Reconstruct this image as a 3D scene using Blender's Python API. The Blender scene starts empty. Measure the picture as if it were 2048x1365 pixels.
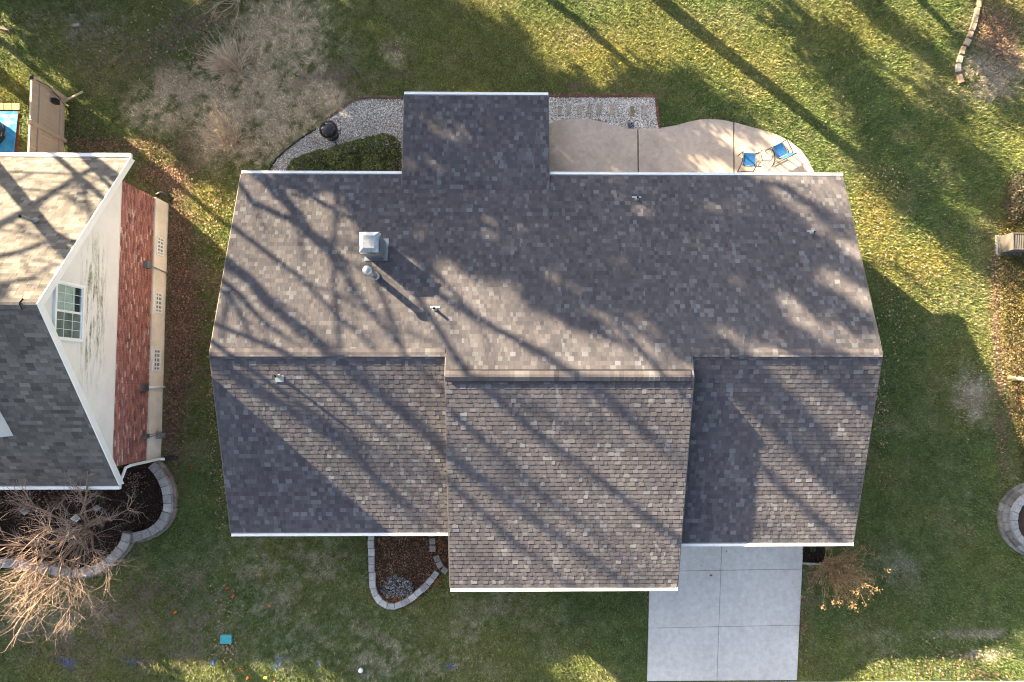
import bpy, math, random
import numpy as np
from mathutils import Matrix, Vector

rng = np.random.default_rng(7)
random.seed(7)
scene = bpy.context.scene
COL = scene.collection

# ------------------------------------------------------------------ camera
H = 25.0                      # drone height above the lawn (m)
FPX = 2048 * 24 / 36          # 24 mm lens on 36 mm sensor
CX, CY = 1024, 682.5
NX, NY = 1007, 763            # where straight down lies in the picture
_d = np.array([NX - CX, -(NY - CY), -FPX]); _d /= np.linalg.norm(_d)
_z = -_d
_x = np.array([1, 0, 0]) - _z * _z[0]; _x /= np.linalg.norm(_x)
_y = np.cross(_z, _x)
R = np.array([_x, _y, _z])    # camera axes -> world axes

def P(px, py, z=0.0):
    w = R @ np.array([px - CX, -(py - CY), -FPX])
    t = (z - H) / w[2]
    return np.array([w[0] * t, w[1] * t, z])

def PX(px, py, X):
    w = R @ np.array([px - CX, -(py - CY), -FPX])
    t = X / w[0]
    return np.array([X, w[1] * t, H + w[2] * t])

cam_d = bpy.data.cameras.new('camera'); cam_d.sensor_width = 36; cam_d.lens = 24
cam_d.clip_end = 2000
cam = bpy.data.objects.new('camera', cam_d); COL.objects.link(cam)
M = Matrix([list(R[i]) + [0] for i in range(3)] + [[0, 0, 0, 1]])
M.translation = Vector((0, 0, H)); cam.matrix_world = M
scene.camera = cam

# ------------------------------------------------------------------ light
SUN_AZ = math.radians(-39)            # direction the light travels, seen from above
SUN_TAN = 0.363
ELEV = math.atan(SUN_TAN)
D = np.array([math.cos(SUN_AZ), math.sin(SUN_AZ)])
LIGHT = np.array([D[0], D[1], -SUN_TAN]); LIGHT /= np.linalg.norm(LIGHT)
world = bpy.data.worlds.new('World'); scene.world = world; world.use_nodes = True
wn = world.node_tree; bg = wn.nodes['Background']
sky = wn.nodes.new('ShaderNodeTexSky'); sky.sky_type = 'NISHITA'; sky.sun_disc = False
sky.sun_elevation = ELEV
sky.sun_rotation = math.atan2(-D[0], -D[1])   # azimuth of the sun, clockwise from +Y
sky.dust_density = 3.0; sky.air_density = 1.0; sky.ozone_density = 1.0
hs = wn.nodes.new('ShaderNodeHueSaturation'); hs.inputs['Saturation'].default_value = 0.66
wn.links.new(sky.outputs[0], hs.inputs['Color']); wn.links.new(hs.outputs[0], bg.inputs[0])
bg.inputs[1].default_value = 0.05
sun_d = bpy.data.lights.new('sun', 'SUN'); sun_d.energy = 5.0; sun_d.angle = math.radians(0.55)
sun_d.color = (1.0, 0.785, 0.50)
sun = bpy.data.objects.new('sun', sun_d); COL.objects.link(sun)
sun.rotation_euler = Vector(LIGHT).to_track_quat('-Z', 'Y').to_euler()
sun.location = (-30, 30, 40)
vs = scene.view_settings
vs.view_transform = 'Standard'; vs.look = 'None'; vs.exposure = 3.12; vs.gamma = 1
vs.use_curve_mapping = False
scene.render.engine = 'CYCLES'
scene.cycles.use_denoising = True
scene.cycles.denoiser = 'OPENIMAGEDENOISE'
scene.cycles.denoising_input_passes = 'RGB_ALBEDO_NORMAL'
scene.cycles.denoising_prefilter = 'ACCURATE'
scene.cycles.filter_width = 1.1
scene.cycles.max_bounces = 5
scene.cycles.diffuse_bounces = 3

# ------------------------------------------------------------------ materials
def nodes(name):
    m = bpy.data.materials.new(name); m.use_nodes = True
    return m, m.node_tree, m.node_tree.nodes['Principled BSDF']

def noise(nt, scale, detail=4, rough=0.6, vec=None, stretch=None):
    n = nt.nodes.new('ShaderNodeTexNoise'); n.inputs['Scale'].default_value = scale
    n.inputs['Detail'].default_value = detail; n.inputs['Roughness'].default_value = rough
    g = nt.nodes.new('ShaderNodeNewGeometry')
    src = g.outputs['Position']
    if stretch:
        v = nt.nodes.new('ShaderNodeVectorMath'); v.operation = 'MULTIPLY'
        nt.links.new(src, v.inputs[0]); v.inputs[1].default_value = stretch
        src = v.outputs[0]
    nt.links.new(src, n.inputs['Vector'])
    return n

def ramp(nt, fac, stops):
    r = nt.nodes.new('ShaderNodeValToRGB')
    while len(r.color_ramp.elements) < len(stops): r.color_ramp.elements.new(0.5)
    for e, (p, c) in zip(r.color_ramp.elements, stops):
        e.position = p; e.color = (*c, 1) if len(c) == 3 else c
    nt.links.new(fac, r.inputs[0]); return r

def mul(nt, a, b, mode='MULTIPLY', fac=1.0):
    m = nt.nodes.new('ShaderNodeMix'); m.data_type = 'RGBA'; m.blend_type = mode
    m.inputs[0].default_value = fac
    nt.links.new(a, m.inputs[6])
    if hasattr(b, 'is_linked') or isinstance(b, bpy.types.NodeSocket): nt.links.new(b, m.inputs[7])
    else: m.inputs[7].default_value = (*b, 1)
    return m.outputs[2]

def plain(name, col, rough=0.7, var=0.25, scale=6.0, bump=0.0, bscale=40, metal=0.0, spec=0.3, fine=None, stretch=None):
    m, nt, b = nodes(name)
    n = noise(nt, scale, 5, 0.65, stretch=stretch)
    lo = tuple(c * (1 - var) for c in col); hi = tuple(min(1, c * (1 + var)) for c in col)
    c = ramp(nt, n.outputs['Fac'], [(0.3, lo), (0.7, hi)]).outputs[0]
    if fine:
        f = noise(nt, fine[0], 2, 0.7)
        c = mul(nt, c, ramp(nt, f.outputs['Fac'], [(0.3, (1 - fine[1],) * 3), (0.7, (1 + fine[1],) * 3)]).outputs[0])
    nt.links.new(c, b.inputs['Base Color'])
    b.inputs['Roughness'].default_value = rough; b.inputs['Metallic'].default_value = metal
    b.inputs['Specular IOR Level'].default_value = spec
    if bump:
        bn = noise(nt, bscale, 3, 0.6); bp = nt.nodes.new('ShaderNodeBump')
        bp.inputs['Strength'].default_value = bump; bp.inputs['Distance'].default_value = 0.01
        nt.links.new(bn.outputs['Fac'], bp.inputs['Height']); nt.links.new(bp.outputs[0], b.inputs['Normal'])
    return m

def toned(name, rough=0.85, fine=120, famt=0.25, coarse=0.8, camt=0.15, bump=0.4, bscale=150, spec=0.15, trans=0.0, dist=0.006):
    """colour comes from the per-piece 'tone' attribute, broken up by grain"""
    m, nt, b = nodes(name)
    a = nt.nodes.new('ShaderNodeAttribute'); a.attribute_name = 'tone'
    c = a.outputs['Color']
    f = noise(nt, fine, 3, 0.7)
    c = mul(nt, c, ramp(nt, f.outputs['Fac'], [(0.3, (1 - famt,) * 3), (0.7, (1 + famt,) * 3)]).outputs[0])
    f = noise(nt, coarse, 4, 0.6)
    c = mul(nt, c, ramp(nt, f.outputs['Fac'], [(0.3, (1 - camt,) * 3), (0.7, (1 + camt,) * 3)]).outputs[0])
    nt.links.new(c, b.inputs['Base Color'])
    b.inputs['Roughness'].default_value = rough; b.inputs['Specular IOR Level'].default_value = spec
    if bump:
        bn = noise(nt, bscale, 3, 0.6); bp = nt.nodes.new('ShaderNodeBump')
        bp.inputs['Strength'].default_value = bump; bp.inputs['Distance'].default_value = dist
        nt.links.new(bn.outputs['Fac'], bp.inputs['Height']); nt.links.new(bp.outputs[0], b.inputs['Normal'])
    if trans:
        t = nt.nodes.new('ShaderNodeBsdfTranslucent'); nt.links.new(c, t.inputs['Color'])
        mx = nt.nodes.new('ShaderNodeMixShader'); mx.inputs[0].default_value = trans
        nt.links.new(b.outputs[0], mx.inputs[1]); nt.links.new(t.outputs[0], mx.inputs[2])
        nt.links.new(mx.outputs[0], nt.nodes['Material Output'].inputs[0])
    return m

M_SHING = toned('asphalt_shingle', 0.9, 90, 0.20, 0.5, 0.12, 0.5, 220)
for _k in M_SHING.node_tree.nodes['Principled BSDF'].inputs:
    if _k.name == 'Diffuse Roughness': _k.default_value = 1.0
M_SHING2 = toned('grey_shingle', 0.9, 90, 0.20, 0.5, 0.12, 0.5, 220)
M_BRICK = toned('brick_clay', 0.9, 60, 0.25, 3.0, 0.2, 0.5, 120)
M_BLADE = toned('grass_blade', 0.75, 8, 0.12, 0.9, 0.12, 0, trans=0.25, spec=0.2)
M_LEAF = toned('dry_leaf', 0.8, 40, 0.25, 2, 0.1, 0, trans=0.2)
M_PEB = toned('pebble', 0.7, 50, 0.2, 2, 0.15, 0)
M_STONE = toned('cast_stone', 0.9, 30, 0.3, 4, 0.22, 0.6, 60, dist=0.01)
M_GREEN = toned('evergreen_leaf', 0.5, 12, 0.2, 1.5, 0.25, 0, trans=0.2, spec=0.4)
M_TWIG = toned('twig_bark', 0.85, 30, 0.2, 2, 0.15, 0)
M_GROUND = toned('lawn_soil', 0.95, 45, 0.45, 1.2, 0.15, 0.8, 60, dist=0.03)
M_WHITE = plain('white_aluminium', (0.78, 0.79, 0.8), 0.35, 0.05, 3, spec=0.5)
M_WHITEV = plain('white_vinyl', (0.72, 0.71, 0.7), 0.5, 0.06, 2)
M_CREAM = plain('cream_siding_wall', (0.6, 0.55, 0.48), 0.6, 0.05, 2)
M_RAKE = plain('taupe_rake_trim', (0.15, 0.135, 0.125), 0.6, 0.1, 3)
M_DECK = plain('roof_underlay', (0.07, 0.065, 0.065), 0.9, 0.2, 5)
M_GALV = plain('galvanised_metal', (0.33, 0.36, 0.39), 0.36, 0.35, 5, bump=0.25, bscale=14, metal=0.85)
M_GALVD = plain('grey_sheet_metal', (0.20, 0.23, 0.26), 0.45, 0.25, 5, metal=0.5)
M_PIPE = plain('vent_lead', (0.30, 0.33, 0.35), 0.5, 0.2, 10, metal=0.4)
M_HOLE = plain('dark_hollow', (0.01, 0.01, 0.01), 0.9, 0.1)
M_BLACK = plain('black_enamel', (0.012, 0.013, 0.015), 0.12, 0.3, 8, spec=0.6)
M_BLKPL = plain('black_plastic', (0.02, 0.02, 0.022), 0.45, 0.3, 8)
M_FRAME = plain('dark_steel', (0.035, 0.035, 0.04), 0.45, 0.2, 10, metal=0.3)
M_SLING = plain('blue_sling_fabric', (0.01, 0.075, 0.22), 0.6, 0.2, 9, bump=0.3, bscale=140)
M_TAN = plain('tan_vinyl_fence', (0.42, 0.335, 0.26), 0.55, 0.08, 2.0)
M_MORTAR = plain('mortar', (0.55, 0.49, 0.46), 0.95, 0.2, 8)
M_FOUND = plain('painted_foundation', (0.72, 0.66, 0.60), 0.85, 0.16, 1.2, 0.3, 30, fine=(25, 0.08))
M_GLASS = plain('window_glass', (0.03, 0.045, 0.05), 0.04, 0.3, 1.0, spec=0.9)
M_BLOCK = plain('glass_block', (0.26, 0.27, 0.28), 0.2, 0.4, 6, spec=0.6)
M_CURT = plain('pale_green_blind', (0.26, 0.36, 0.33), 0.5, 0.2, 3)
M_TARP = plain('blue_tarp', (0.04, 0.24, 0.55), 0.4, 0.35, 3, 0.6, 9)
M_TEAL = plain('teal_box_lid', (0.06, 0.33, 0.38), 0.5, 0.1, 8)
M_ORANGE = plain('orange_flag', (0.75, 0.13, 0.02), 0.5, 0.1)
M_RED = plain('red_flag', (0.6, 0.02, 0.02), 0.5, 0.1)
M_YELL = plain('yellow_flag', (0.7, 0.55, 0.02), 0.5, 0.1)
M_BLUEF = plain('blue_flag', (0.02, 0.1, 0.6), 0.5, 0.1)
M_CLEAR, _nt, _b = nodes('clear_tabletop_glass')
_n = noise(_nt, 6, 3); _c = ramp(_nt, _n.outputs['Fac'], [(0.3, (0.8, 0.88, 0.86)), (0.7, (0.9, 0.95, 0.93))])
_nt.links.new(_c.outputs[0], _b.inputs['Base Color'])
_b.inputs['Roughness'].default_value = 0.03; _b.inputs['Transmission Weight'].default_value = 0.95; _b.inputs['IOR'].default_value = 1.05

def concrete(name, col, stain, sc=0.5):
    m, nt, b = nodes(name)
    n1 = noise(nt, sc, 6, 0.62); n2 = noise(nt, 5.0, 6, 0.7); n3 = noise(nt, 70, 2, 0.7)
    c = ramp(nt, n1.outputs['Fac'], [(0.28, stain), (0.5, col), (0.75, tuple(x * 1.08 for x in col))]).outputs[0]
    c = mul(nt, c, ramp(nt, n2.outputs['Fac'], [(0.3, (0.80,) * 3), (0.7, (1.08,) * 3)]).outputs[0])
    c = mul(nt, c, ramp(nt, n3.outputs['Fac'], [(0.3, (0.95,) * 3), (0.7, (1.04,) * 3)]).outputs[0])
    nt.links.new(c, b.inputs['Base Color']); b.inputs['Roughness'].default_value = 0.9
    bp = nt.nodes.new('ShaderNodeBump'); bp.inputs['Strength'].default_value = 0.3; bp.inputs['Distance'].default_value = 0.004
    nt.links.new(n3.outputs['Fac'], bp.inputs['Height']); nt.links.new(bp.outputs[0], b.inputs['Normal'])
    return m, nt, b, c
M_DRIVE, *_ = concrete('driveway_concrete', (0.56, 0.545, 0.53), (0.50, 0.485, 0.475), 0.6)
M_PATIO, _nt, _b, _c = concrete('patio_concrete', (0.44, 0.372, 0.325), (0.35, 0.29, 0.25), 0.8)
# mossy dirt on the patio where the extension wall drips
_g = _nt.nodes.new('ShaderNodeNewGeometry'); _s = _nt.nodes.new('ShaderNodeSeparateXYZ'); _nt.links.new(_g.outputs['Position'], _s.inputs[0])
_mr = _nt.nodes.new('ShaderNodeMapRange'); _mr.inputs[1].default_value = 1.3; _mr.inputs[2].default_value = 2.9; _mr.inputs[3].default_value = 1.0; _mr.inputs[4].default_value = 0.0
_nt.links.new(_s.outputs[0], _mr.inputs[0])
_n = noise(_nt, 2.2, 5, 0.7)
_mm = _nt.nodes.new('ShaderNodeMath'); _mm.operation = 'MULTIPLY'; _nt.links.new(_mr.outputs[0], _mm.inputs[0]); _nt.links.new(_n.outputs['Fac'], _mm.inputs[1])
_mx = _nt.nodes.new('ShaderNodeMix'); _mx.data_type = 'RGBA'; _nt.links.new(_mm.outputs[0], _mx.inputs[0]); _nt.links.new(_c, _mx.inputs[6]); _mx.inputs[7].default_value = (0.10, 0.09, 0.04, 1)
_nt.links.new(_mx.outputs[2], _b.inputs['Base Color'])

# siding with algae stains
M_SIDING, _nt, _b = nodes('stained_vinyl_siding')
_n = noise(_nt, 2.0, 4); _base = ramp(_nt, _n.outputs['Fac'], [(0.3, (0.66, 0.64, 0.615)), (0.7, (0.74, 0.715, 0.69))]).outputs[0]
_g = _nt.nodes.new('ShaderNodeNewGeometry'); _s = _nt.nodes.new('ShaderNodeSeparateXYZ'); _nt.links.new(_g.outputs['Position'], _s.inputs[0])
def _bell(out, c, w):
    a = _nt.nodes.new('ShaderNodeMath'); a.operation = 'SUBTRACT'; _nt.links.new(out, a.inputs[0]); a.inputs[1].default_value = c
    q = _nt.nodes.new('ShaderNodeMath'); q.operation = 'MULTIPLY'; _nt.links.new(a.outputs[0], q.inputs[0]); _nt.links.new(a.outputs[0], q.inputs[1])
    e = _nt.nodes.new('ShaderNodeMapRange'); e.inputs[1].default_value = 0; e.inputs[2].default_value = w * w; e.inputs[3].default_value = 1; e.inputs[4].default_value = 0
    _nt.links.new(q.outputs[0], e.inputs[0]); return e.outputs[0]
_by = _bell(_s.outputs[1], 2.1, 2.6); _bz = _bell(_s.outputs[2], 4.35, 0.75)
_n2 = noise(_nt, 1.0, 6, 0.7, stretch=(1, 1.1, 9.0)); _n3 = noise(_nt, 9.0, 3, 0.7)
def _m(a, b, op='MULTIPLY'):
    q = _nt.nodes.new('ShaderNodeMath'); q.operation = op; _nt.links.new(a, q.inputs[0])
    if isinstance(b, float): q.inputs[1].default_value = b
    else: _nt.links.new(b, q.inputs[1])
    return q.outputs[0]
_k = _m(_m(_by, _bz), ramp(_nt, _n2.outputs['Fac'], [(0.46, (0, 0, 0)), (0.60, (1, 1, 1))]).outputs[0])
_k = _m(_k, ramp(_nt, _n3.outputs['Fac'], [(0.3, (0.4,) * 3), (0.6, (1.3,) * 3)]).outputs[0])
_mx = _nt.nodes.new('ShaderNodeMix'); _mx.data_type = 'RGBA'; _nt.links.new(_k, _mx.inputs[0]); _nt.links.new(_base, _mx.inputs[6]); _mx.inputs[7].default_value = (0.14, 0.14, 0.065, 1)
_nt.links.new(_mx.outputs[2], _b.inputs['Base Color']); _b.inputs['Roughness'].default_value = 0.55

# ------------------------------------------------------------------ mesh helpers
ORG = {}
def finish(o, parent, org):
    COL.objects.link(o)
    if parent is not None: o.parent = parent
    ORG[o.name] = org
    return o

def mesh_obj(name, V, Fc, mat, parent=None, col=None, smooth=False, org=None):
    V = np.asarray(V, float)
    o3 = ORG[parent.name] if parent is not None else (np.zeros(3) if org is None else np.asarray(org, float))
    me = bpy.data.meshes.new(name)
    me.from_pydata((V - o3).tolist(), [], [list(f) for f in Fc])
    if col is not None:
        a = me.attributes.new('tone', 'FLOAT_COLOR', 'POINT')
        c4 = np.ones((len(V), 4), np.float32); c4[:, :3] = col
        a.data.foreach_set('color', c4.ravel())
    if smooth: me.polygons.foreach_set('use_smooth', [True] * len(me.polygons))
    me.materials.append(mat)
    me.update()
    o = bpy.data.objects.new(name, me)
    finish(o, parent, o3)
    if parent is None: o.location = o3
    return o

def tri_obj(name, V, mat, col, parent=None, k=3):
    """V: (n,k,3) independent polygons with k corners, col (n,3): fast path"""
    n = V.shape[0]
    me = bpy.data.meshes.new(name)
    o3 = ORG[parent.name] if parent is not None else np.zeros(3)
    me.vertices.add(n * k); me.vertices.foreach_set('co', (V.reshape(-1, 3) - o3).astype(np.float32).ravel())
    me.loops.add(n * k); me.loops.foreach_set('vertex_index', np.arange(n * k, dtype=np.int32))
    me.polygons.add(n); me.polygons.foreach_set('loop_start', np.arange(0, n * k, k, dtype=np.int32))
    me.polygons.foreach_set('loop_total', np.full(n, k, np.int32))
    a = me.attributes.new('tone', 'FLOAT_COLOR', 'POINT')
    c4 = np.ones((n, k, 4), np.float32); c4[:, :, :3] = col[:, None, :]
    a.data.foreach_set('color', c4.ravel())
    me.materials.append(mat); me.update(calc_edges=True)
    o = bpy.data.objects.new(name, me)
    return finish(o, parent, o3)

class MB:
    def __init__(s): s.V = []; s.F = []; s.C = []; s.n = 0
    def add(s, V, F, col=(1, 1, 1)):
        V = np.asarray(V, float); s.V.append(V); s.F += [tuple(i + s.n for i in f) for f in F]
        s.C.append(np.tile(np.asarray(col, float), (len(V), 1))); s.n += len(V)
    def box(s, c, size, rot=None, col=(1, 1, 1)):
        h = np.asarray(size) / 2
        V = np.array([(x, y, z) for x in (-1, 1) for y in (-1, 1) for z in (-1, 1)]) * h
        if rot is not None:
            if np.isscalar(rot): cr, sr = math.cos(rot), math.sin(rot); rot = np.array([[cr, -sr, 0], [sr, cr, 0], [0, 0, 1]])
            V = V @ np.asarray(rot).T
        s.add(V + np.asarray(c), BOXF, col)
    def prism(s, poly, z0, z1, col=(1, 1, 1)):
        n = len(poly); b = [(p[0], p[1], z0) for p in poly]; t = [(p[0], p[1], z1) for p in poly]
        F = [tuple(range(n))[::-1], tuple(range(n, 2 * n))] + [(i, (i + 1) % n, n + (i + 1) % n, n + i) for i in range(n)]
        s.add(b + t, F, col)
    def slab(s, quad, th, col=(1, 1, 1)):
        """polygon in space given thickness straight down"""
        q = np.asarray(quad, float); n = len(q); b = q - np.array([0, 0, th])
        F = [tuple(range(n)), tuple(range(n, 2 * n))[::-1]] + [(i, n + i, n + (i + 1) % n, (i + 1) % n) for i in range(n)]
        s.add(np.vstack([q, b]), F, col)
    def tube(s, pts, radii, n=6, col=(1, 1, 1), cap=True):
        pts = np.asarray(pts, float); m = len(pts)
        if np.isscalar(radii): radii = [radii] * m
        V = []
        up = None
        for i in range(m):
            t = pts[min(i + 1, m - 1)] - pts[max(i - 1, 0)]
            t = t / (np.linalg.norm(t) + 1e-9)
            if up is None: up = np.array([0, 0, 1.0]) if abs(t[2]) < 0.9 else np.array([1.0, 0, 0])
            a = np.cross(t, up); a /= np.linalg.norm(a) + 1e-9; b = np.cross(a, t); up = b
            for k in range(n):
                w = 2 * math.pi * k / n
                V.append(pts[i] + radii[i] * (math.cos(w) * a + math.sin(w) * b))
        F = [(i * n + k, i * n + (k + 1) % n, (i + 1) * n + (k + 1) % n, (i + 1) * n + k) for i in range(m - 1) for k in range(n)]
        if cap: F += [tuple(range(n))[::-1], tuple(range((m - 1) * n, m * n))]
        s.add(V, F, col)
    def lathe(s, prof, c, n=24, col=(1, 1, 1)):
        V = []; m = len(prof)
        for r, z in prof:
            for k in range(n):
                w = 2 * math.pi * k / n; V.append((c[0] + r * math.cos(w), c[1] + r * math.sin(w), c[2] + z))
        F = [(i * n + k, i * n + (k + 1) % n, (i + 1) * n + (k + 1) % n, (i + 1) * n + k) for i in range(m - 1) for k in range(n)]
        F += [tuple(range(n))[::-1], tuple(range((m - 1) * n, m * n))]
        s.add(V, F, col)
    def build(s, name, mat, parent=None, smooth=False, org=None, tone=True):
        return mesh_obj(name, np.vstack(s.V), s.F, mat, parent, np.vstack(s.C) if tone else None, smooth, org)
BOXF = [(0, 1, 3, 2), (4, 6, 7, 5), (0, 4, 5, 1), (2, 3, 7, 6), (0, 2, 6, 4), (1, 5, 7, 3)]

def tag(o, label=None, cat=None, group=None, kind=None):
    if label: o['label'] = label
    if cat: o['category'] = cat
    if group: o['group'] = group
    if kind: o['kind'] = kind
    return o

def thing(name, label, cat, loc=(0, 0, 0), group=None):
    o = bpy.data.objects.new(name, None); o.empty_display_size = 0.3
    COL.objects.link(o); o.location = loc; ORG[o.name] = np.asarray(loc, float)
    return tag(o, label, cat, group)

def copy_tree(o, parent=None):
    c = o.copy(); COL.objects.link(c)
    if parent is not None: c.parent = parent
    for ch in list(o.children): copy_tree(ch, c)
    return c

def inpoly(x, y, poly):
    poly = np.asarray(poly); ins = np.zeros(x.shape, bool); n = len(poly)
    for i in range(n):
        x0, y0 = poly[i][:2]; x1, y1 = poly[(i + 1) % n][:2]
        c = ((y0 > y) != (y1 > y)) & (x < (x1 - x0) * (y - y0) / (y1 - y0 + 1e-12) + x0)
        ins ^= c
    return ins

def pp(pts, z=0.0): return [P(a, b, z) for a, b in pts]

_lat = {}
def vnoise(x, y, scale, seed=0):
    k = seed
    if k not in _lat: _lat[k] = np.random.default_rng(1000 + seed).random((256, 256))
    L = _lat[k]; x = x / scale + 71.3; y = y / scale + 39.7
    xi = np.floor(x).astype(int); yi = np.floor(y).astype(int); fx = x - xi; fy = y - yi
    fx = fx * fx * (3 - 2 * fx); fy = fy * fy * (3 - 2 * fy)
    g = lambda a, b: L[a % 256, b % 256]
    return (g(xi, yi) * (1 - fx) + g(xi + 1, yi) * fx) * (1 - fy) + (g(xi, yi + 1) * (1 - fx) + g(xi + 1, yi + 1) * fx) * fy
def fbm(x, y, scale, seed=0, o=4):
    v = 0; a = 0.5; t = 0
    for i in range(o): v = v + a * vnoise(x, y, scale / 2 ** i, seed + i); t += a; a *= 0.6
    return v / t

# ------------------------------------------------------------------ house numbers
SL = 0.342
RIDGE_Y, RIDGE_Z = 0.82, 4.75
XL, XR = -8.68, 11.33
CXL, CXR = -1.71, 5.60            # raised centre part
CR_Y, CR_Z = 0.16, 4.976
CE_Y, CE_Z = -6.59, 2.70
def roof_z(x, y):
    """height of the main roof (or the ground) at a plan point"""
    z = 0.0
    if XL < x < XR and -5.19 < y < 6.82:
        if not (x < CXL and y < -4.8): z = RIDGE_Z - SL * abs(y - RIDGE_Y)
    if CXL < x < CXR and CE_Y < y < 6.82:
        z2 = CR_Z - 0.337 * (CR_Y - y) if y < CR_Y else CR_Z - SL * (y - CR_Y)
        z = max(z, z2)
    if -3.34 < x < 1.5 and 6.29 < y < 9.58: z = max(z, 2.55 + 0.1 * (9.6 - y))
    return z
def on_surface(px, py):
    p = P(px, py, 0)
    for z in np.arange(5.2, 0, -0.02):
        q = P(px, py, z)
        if roof_z(q[0], q[1]) >= z - 0.01: return q
    return p

# ------------------------------------------------------------------ ground regions
PATIO = [(1098, 250), (1108, 244), (1125, 240), (1150, 238), (1175, 240), (1200, 245), (1225, 251), (1250, 256), (1275, 258), (1300, 258),
         (1325, 256), (1350, 252), (1375, 245), (1400, 240), (1420, 239), (1445, 241), (1470, 246), (1495, 253), (1525, 261), (1555, 271),
         (1580, 284), (1600, 300), (1615, 320), (1628, 345), (1634, 372), (1636, 430), (1098, 430)]
GRAV_L = [(805, 200), (740, 199), (716, 202), (700, 209), (680, 223), (655, 240), (628, 262), (600, 281), (575, 300), (553, 320), (538, 345), (545, 375), (830, 380), (830, 200)]
GRAV_R = [(1060, 196), (1310, 196), (1313, 226), (1317, 257), (1300, 259), (1275, 259), (1250, 257), (1225, 252), (1200, 246), (1175, 241), (1150, 239), (1125, 241), (1108, 245), (1060, 262)]
DRIVE = [(1300, 1000), (1612, 1000), (1592, 1362), (1290, 1362)]
BED_F = [(736, 1030), (735, 1067), (737, 1150), (742, 1185), (757, 1207), (780, 1218), (800, 1217), (830, 1203), (855, 1185), (880, 1150), (905, 1130), (905, 1030)]
BED_N = [(-90, 960), (235, 960), (240, 930), (322, 922), (345, 950), (356, 985), (352, 1030), (330, 1065), (290, 1083), (262, 1085), (250, 1110), (215, 1145), (170, 1158), (110, 1150), (60, 1140), (-90, 1135)]
BED_R = [(1604, 1060), (1650, 1060), (1650, 1128), (1604, 1128)]
WALK = [(1180, 1364), (2300, 1360), (2300, 1440), (1180, 1444)]
HOUSE_FP = [(-8.4, -4.4), (-1.4, -4.4), (-1.4, -6.1), (5.3, -6.1), (5.3, -4.7), (11.0, -4.7), (11.0, 6.4), (1.2, 6.4), (1.2, 9.2), (-3.0, 9.2), (-3.0, 6.4), (-8.4, 6.4)]
NEIGH_FP = [(-40, -2.8), (-12.3, -2.8), (-12.3, 6.6), (-40, 6.6)]
TERRACE = [(-70, 205), (41, 205), (41, 320), (-70, 320)]
REG = {k: [p[:2] for p in pp(v)] for k, v in dict(PATIO=PATIO, GL=GRAV_L, GR=GRAV_R, DR=DRIVE, BF=BED_F, BN=BED_N, BR=BED_R, WK=WALK, TE=TERRACE).items()}
REG['H'] = HOUSE_FP; REG['N'] = NEIGH_FP

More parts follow.
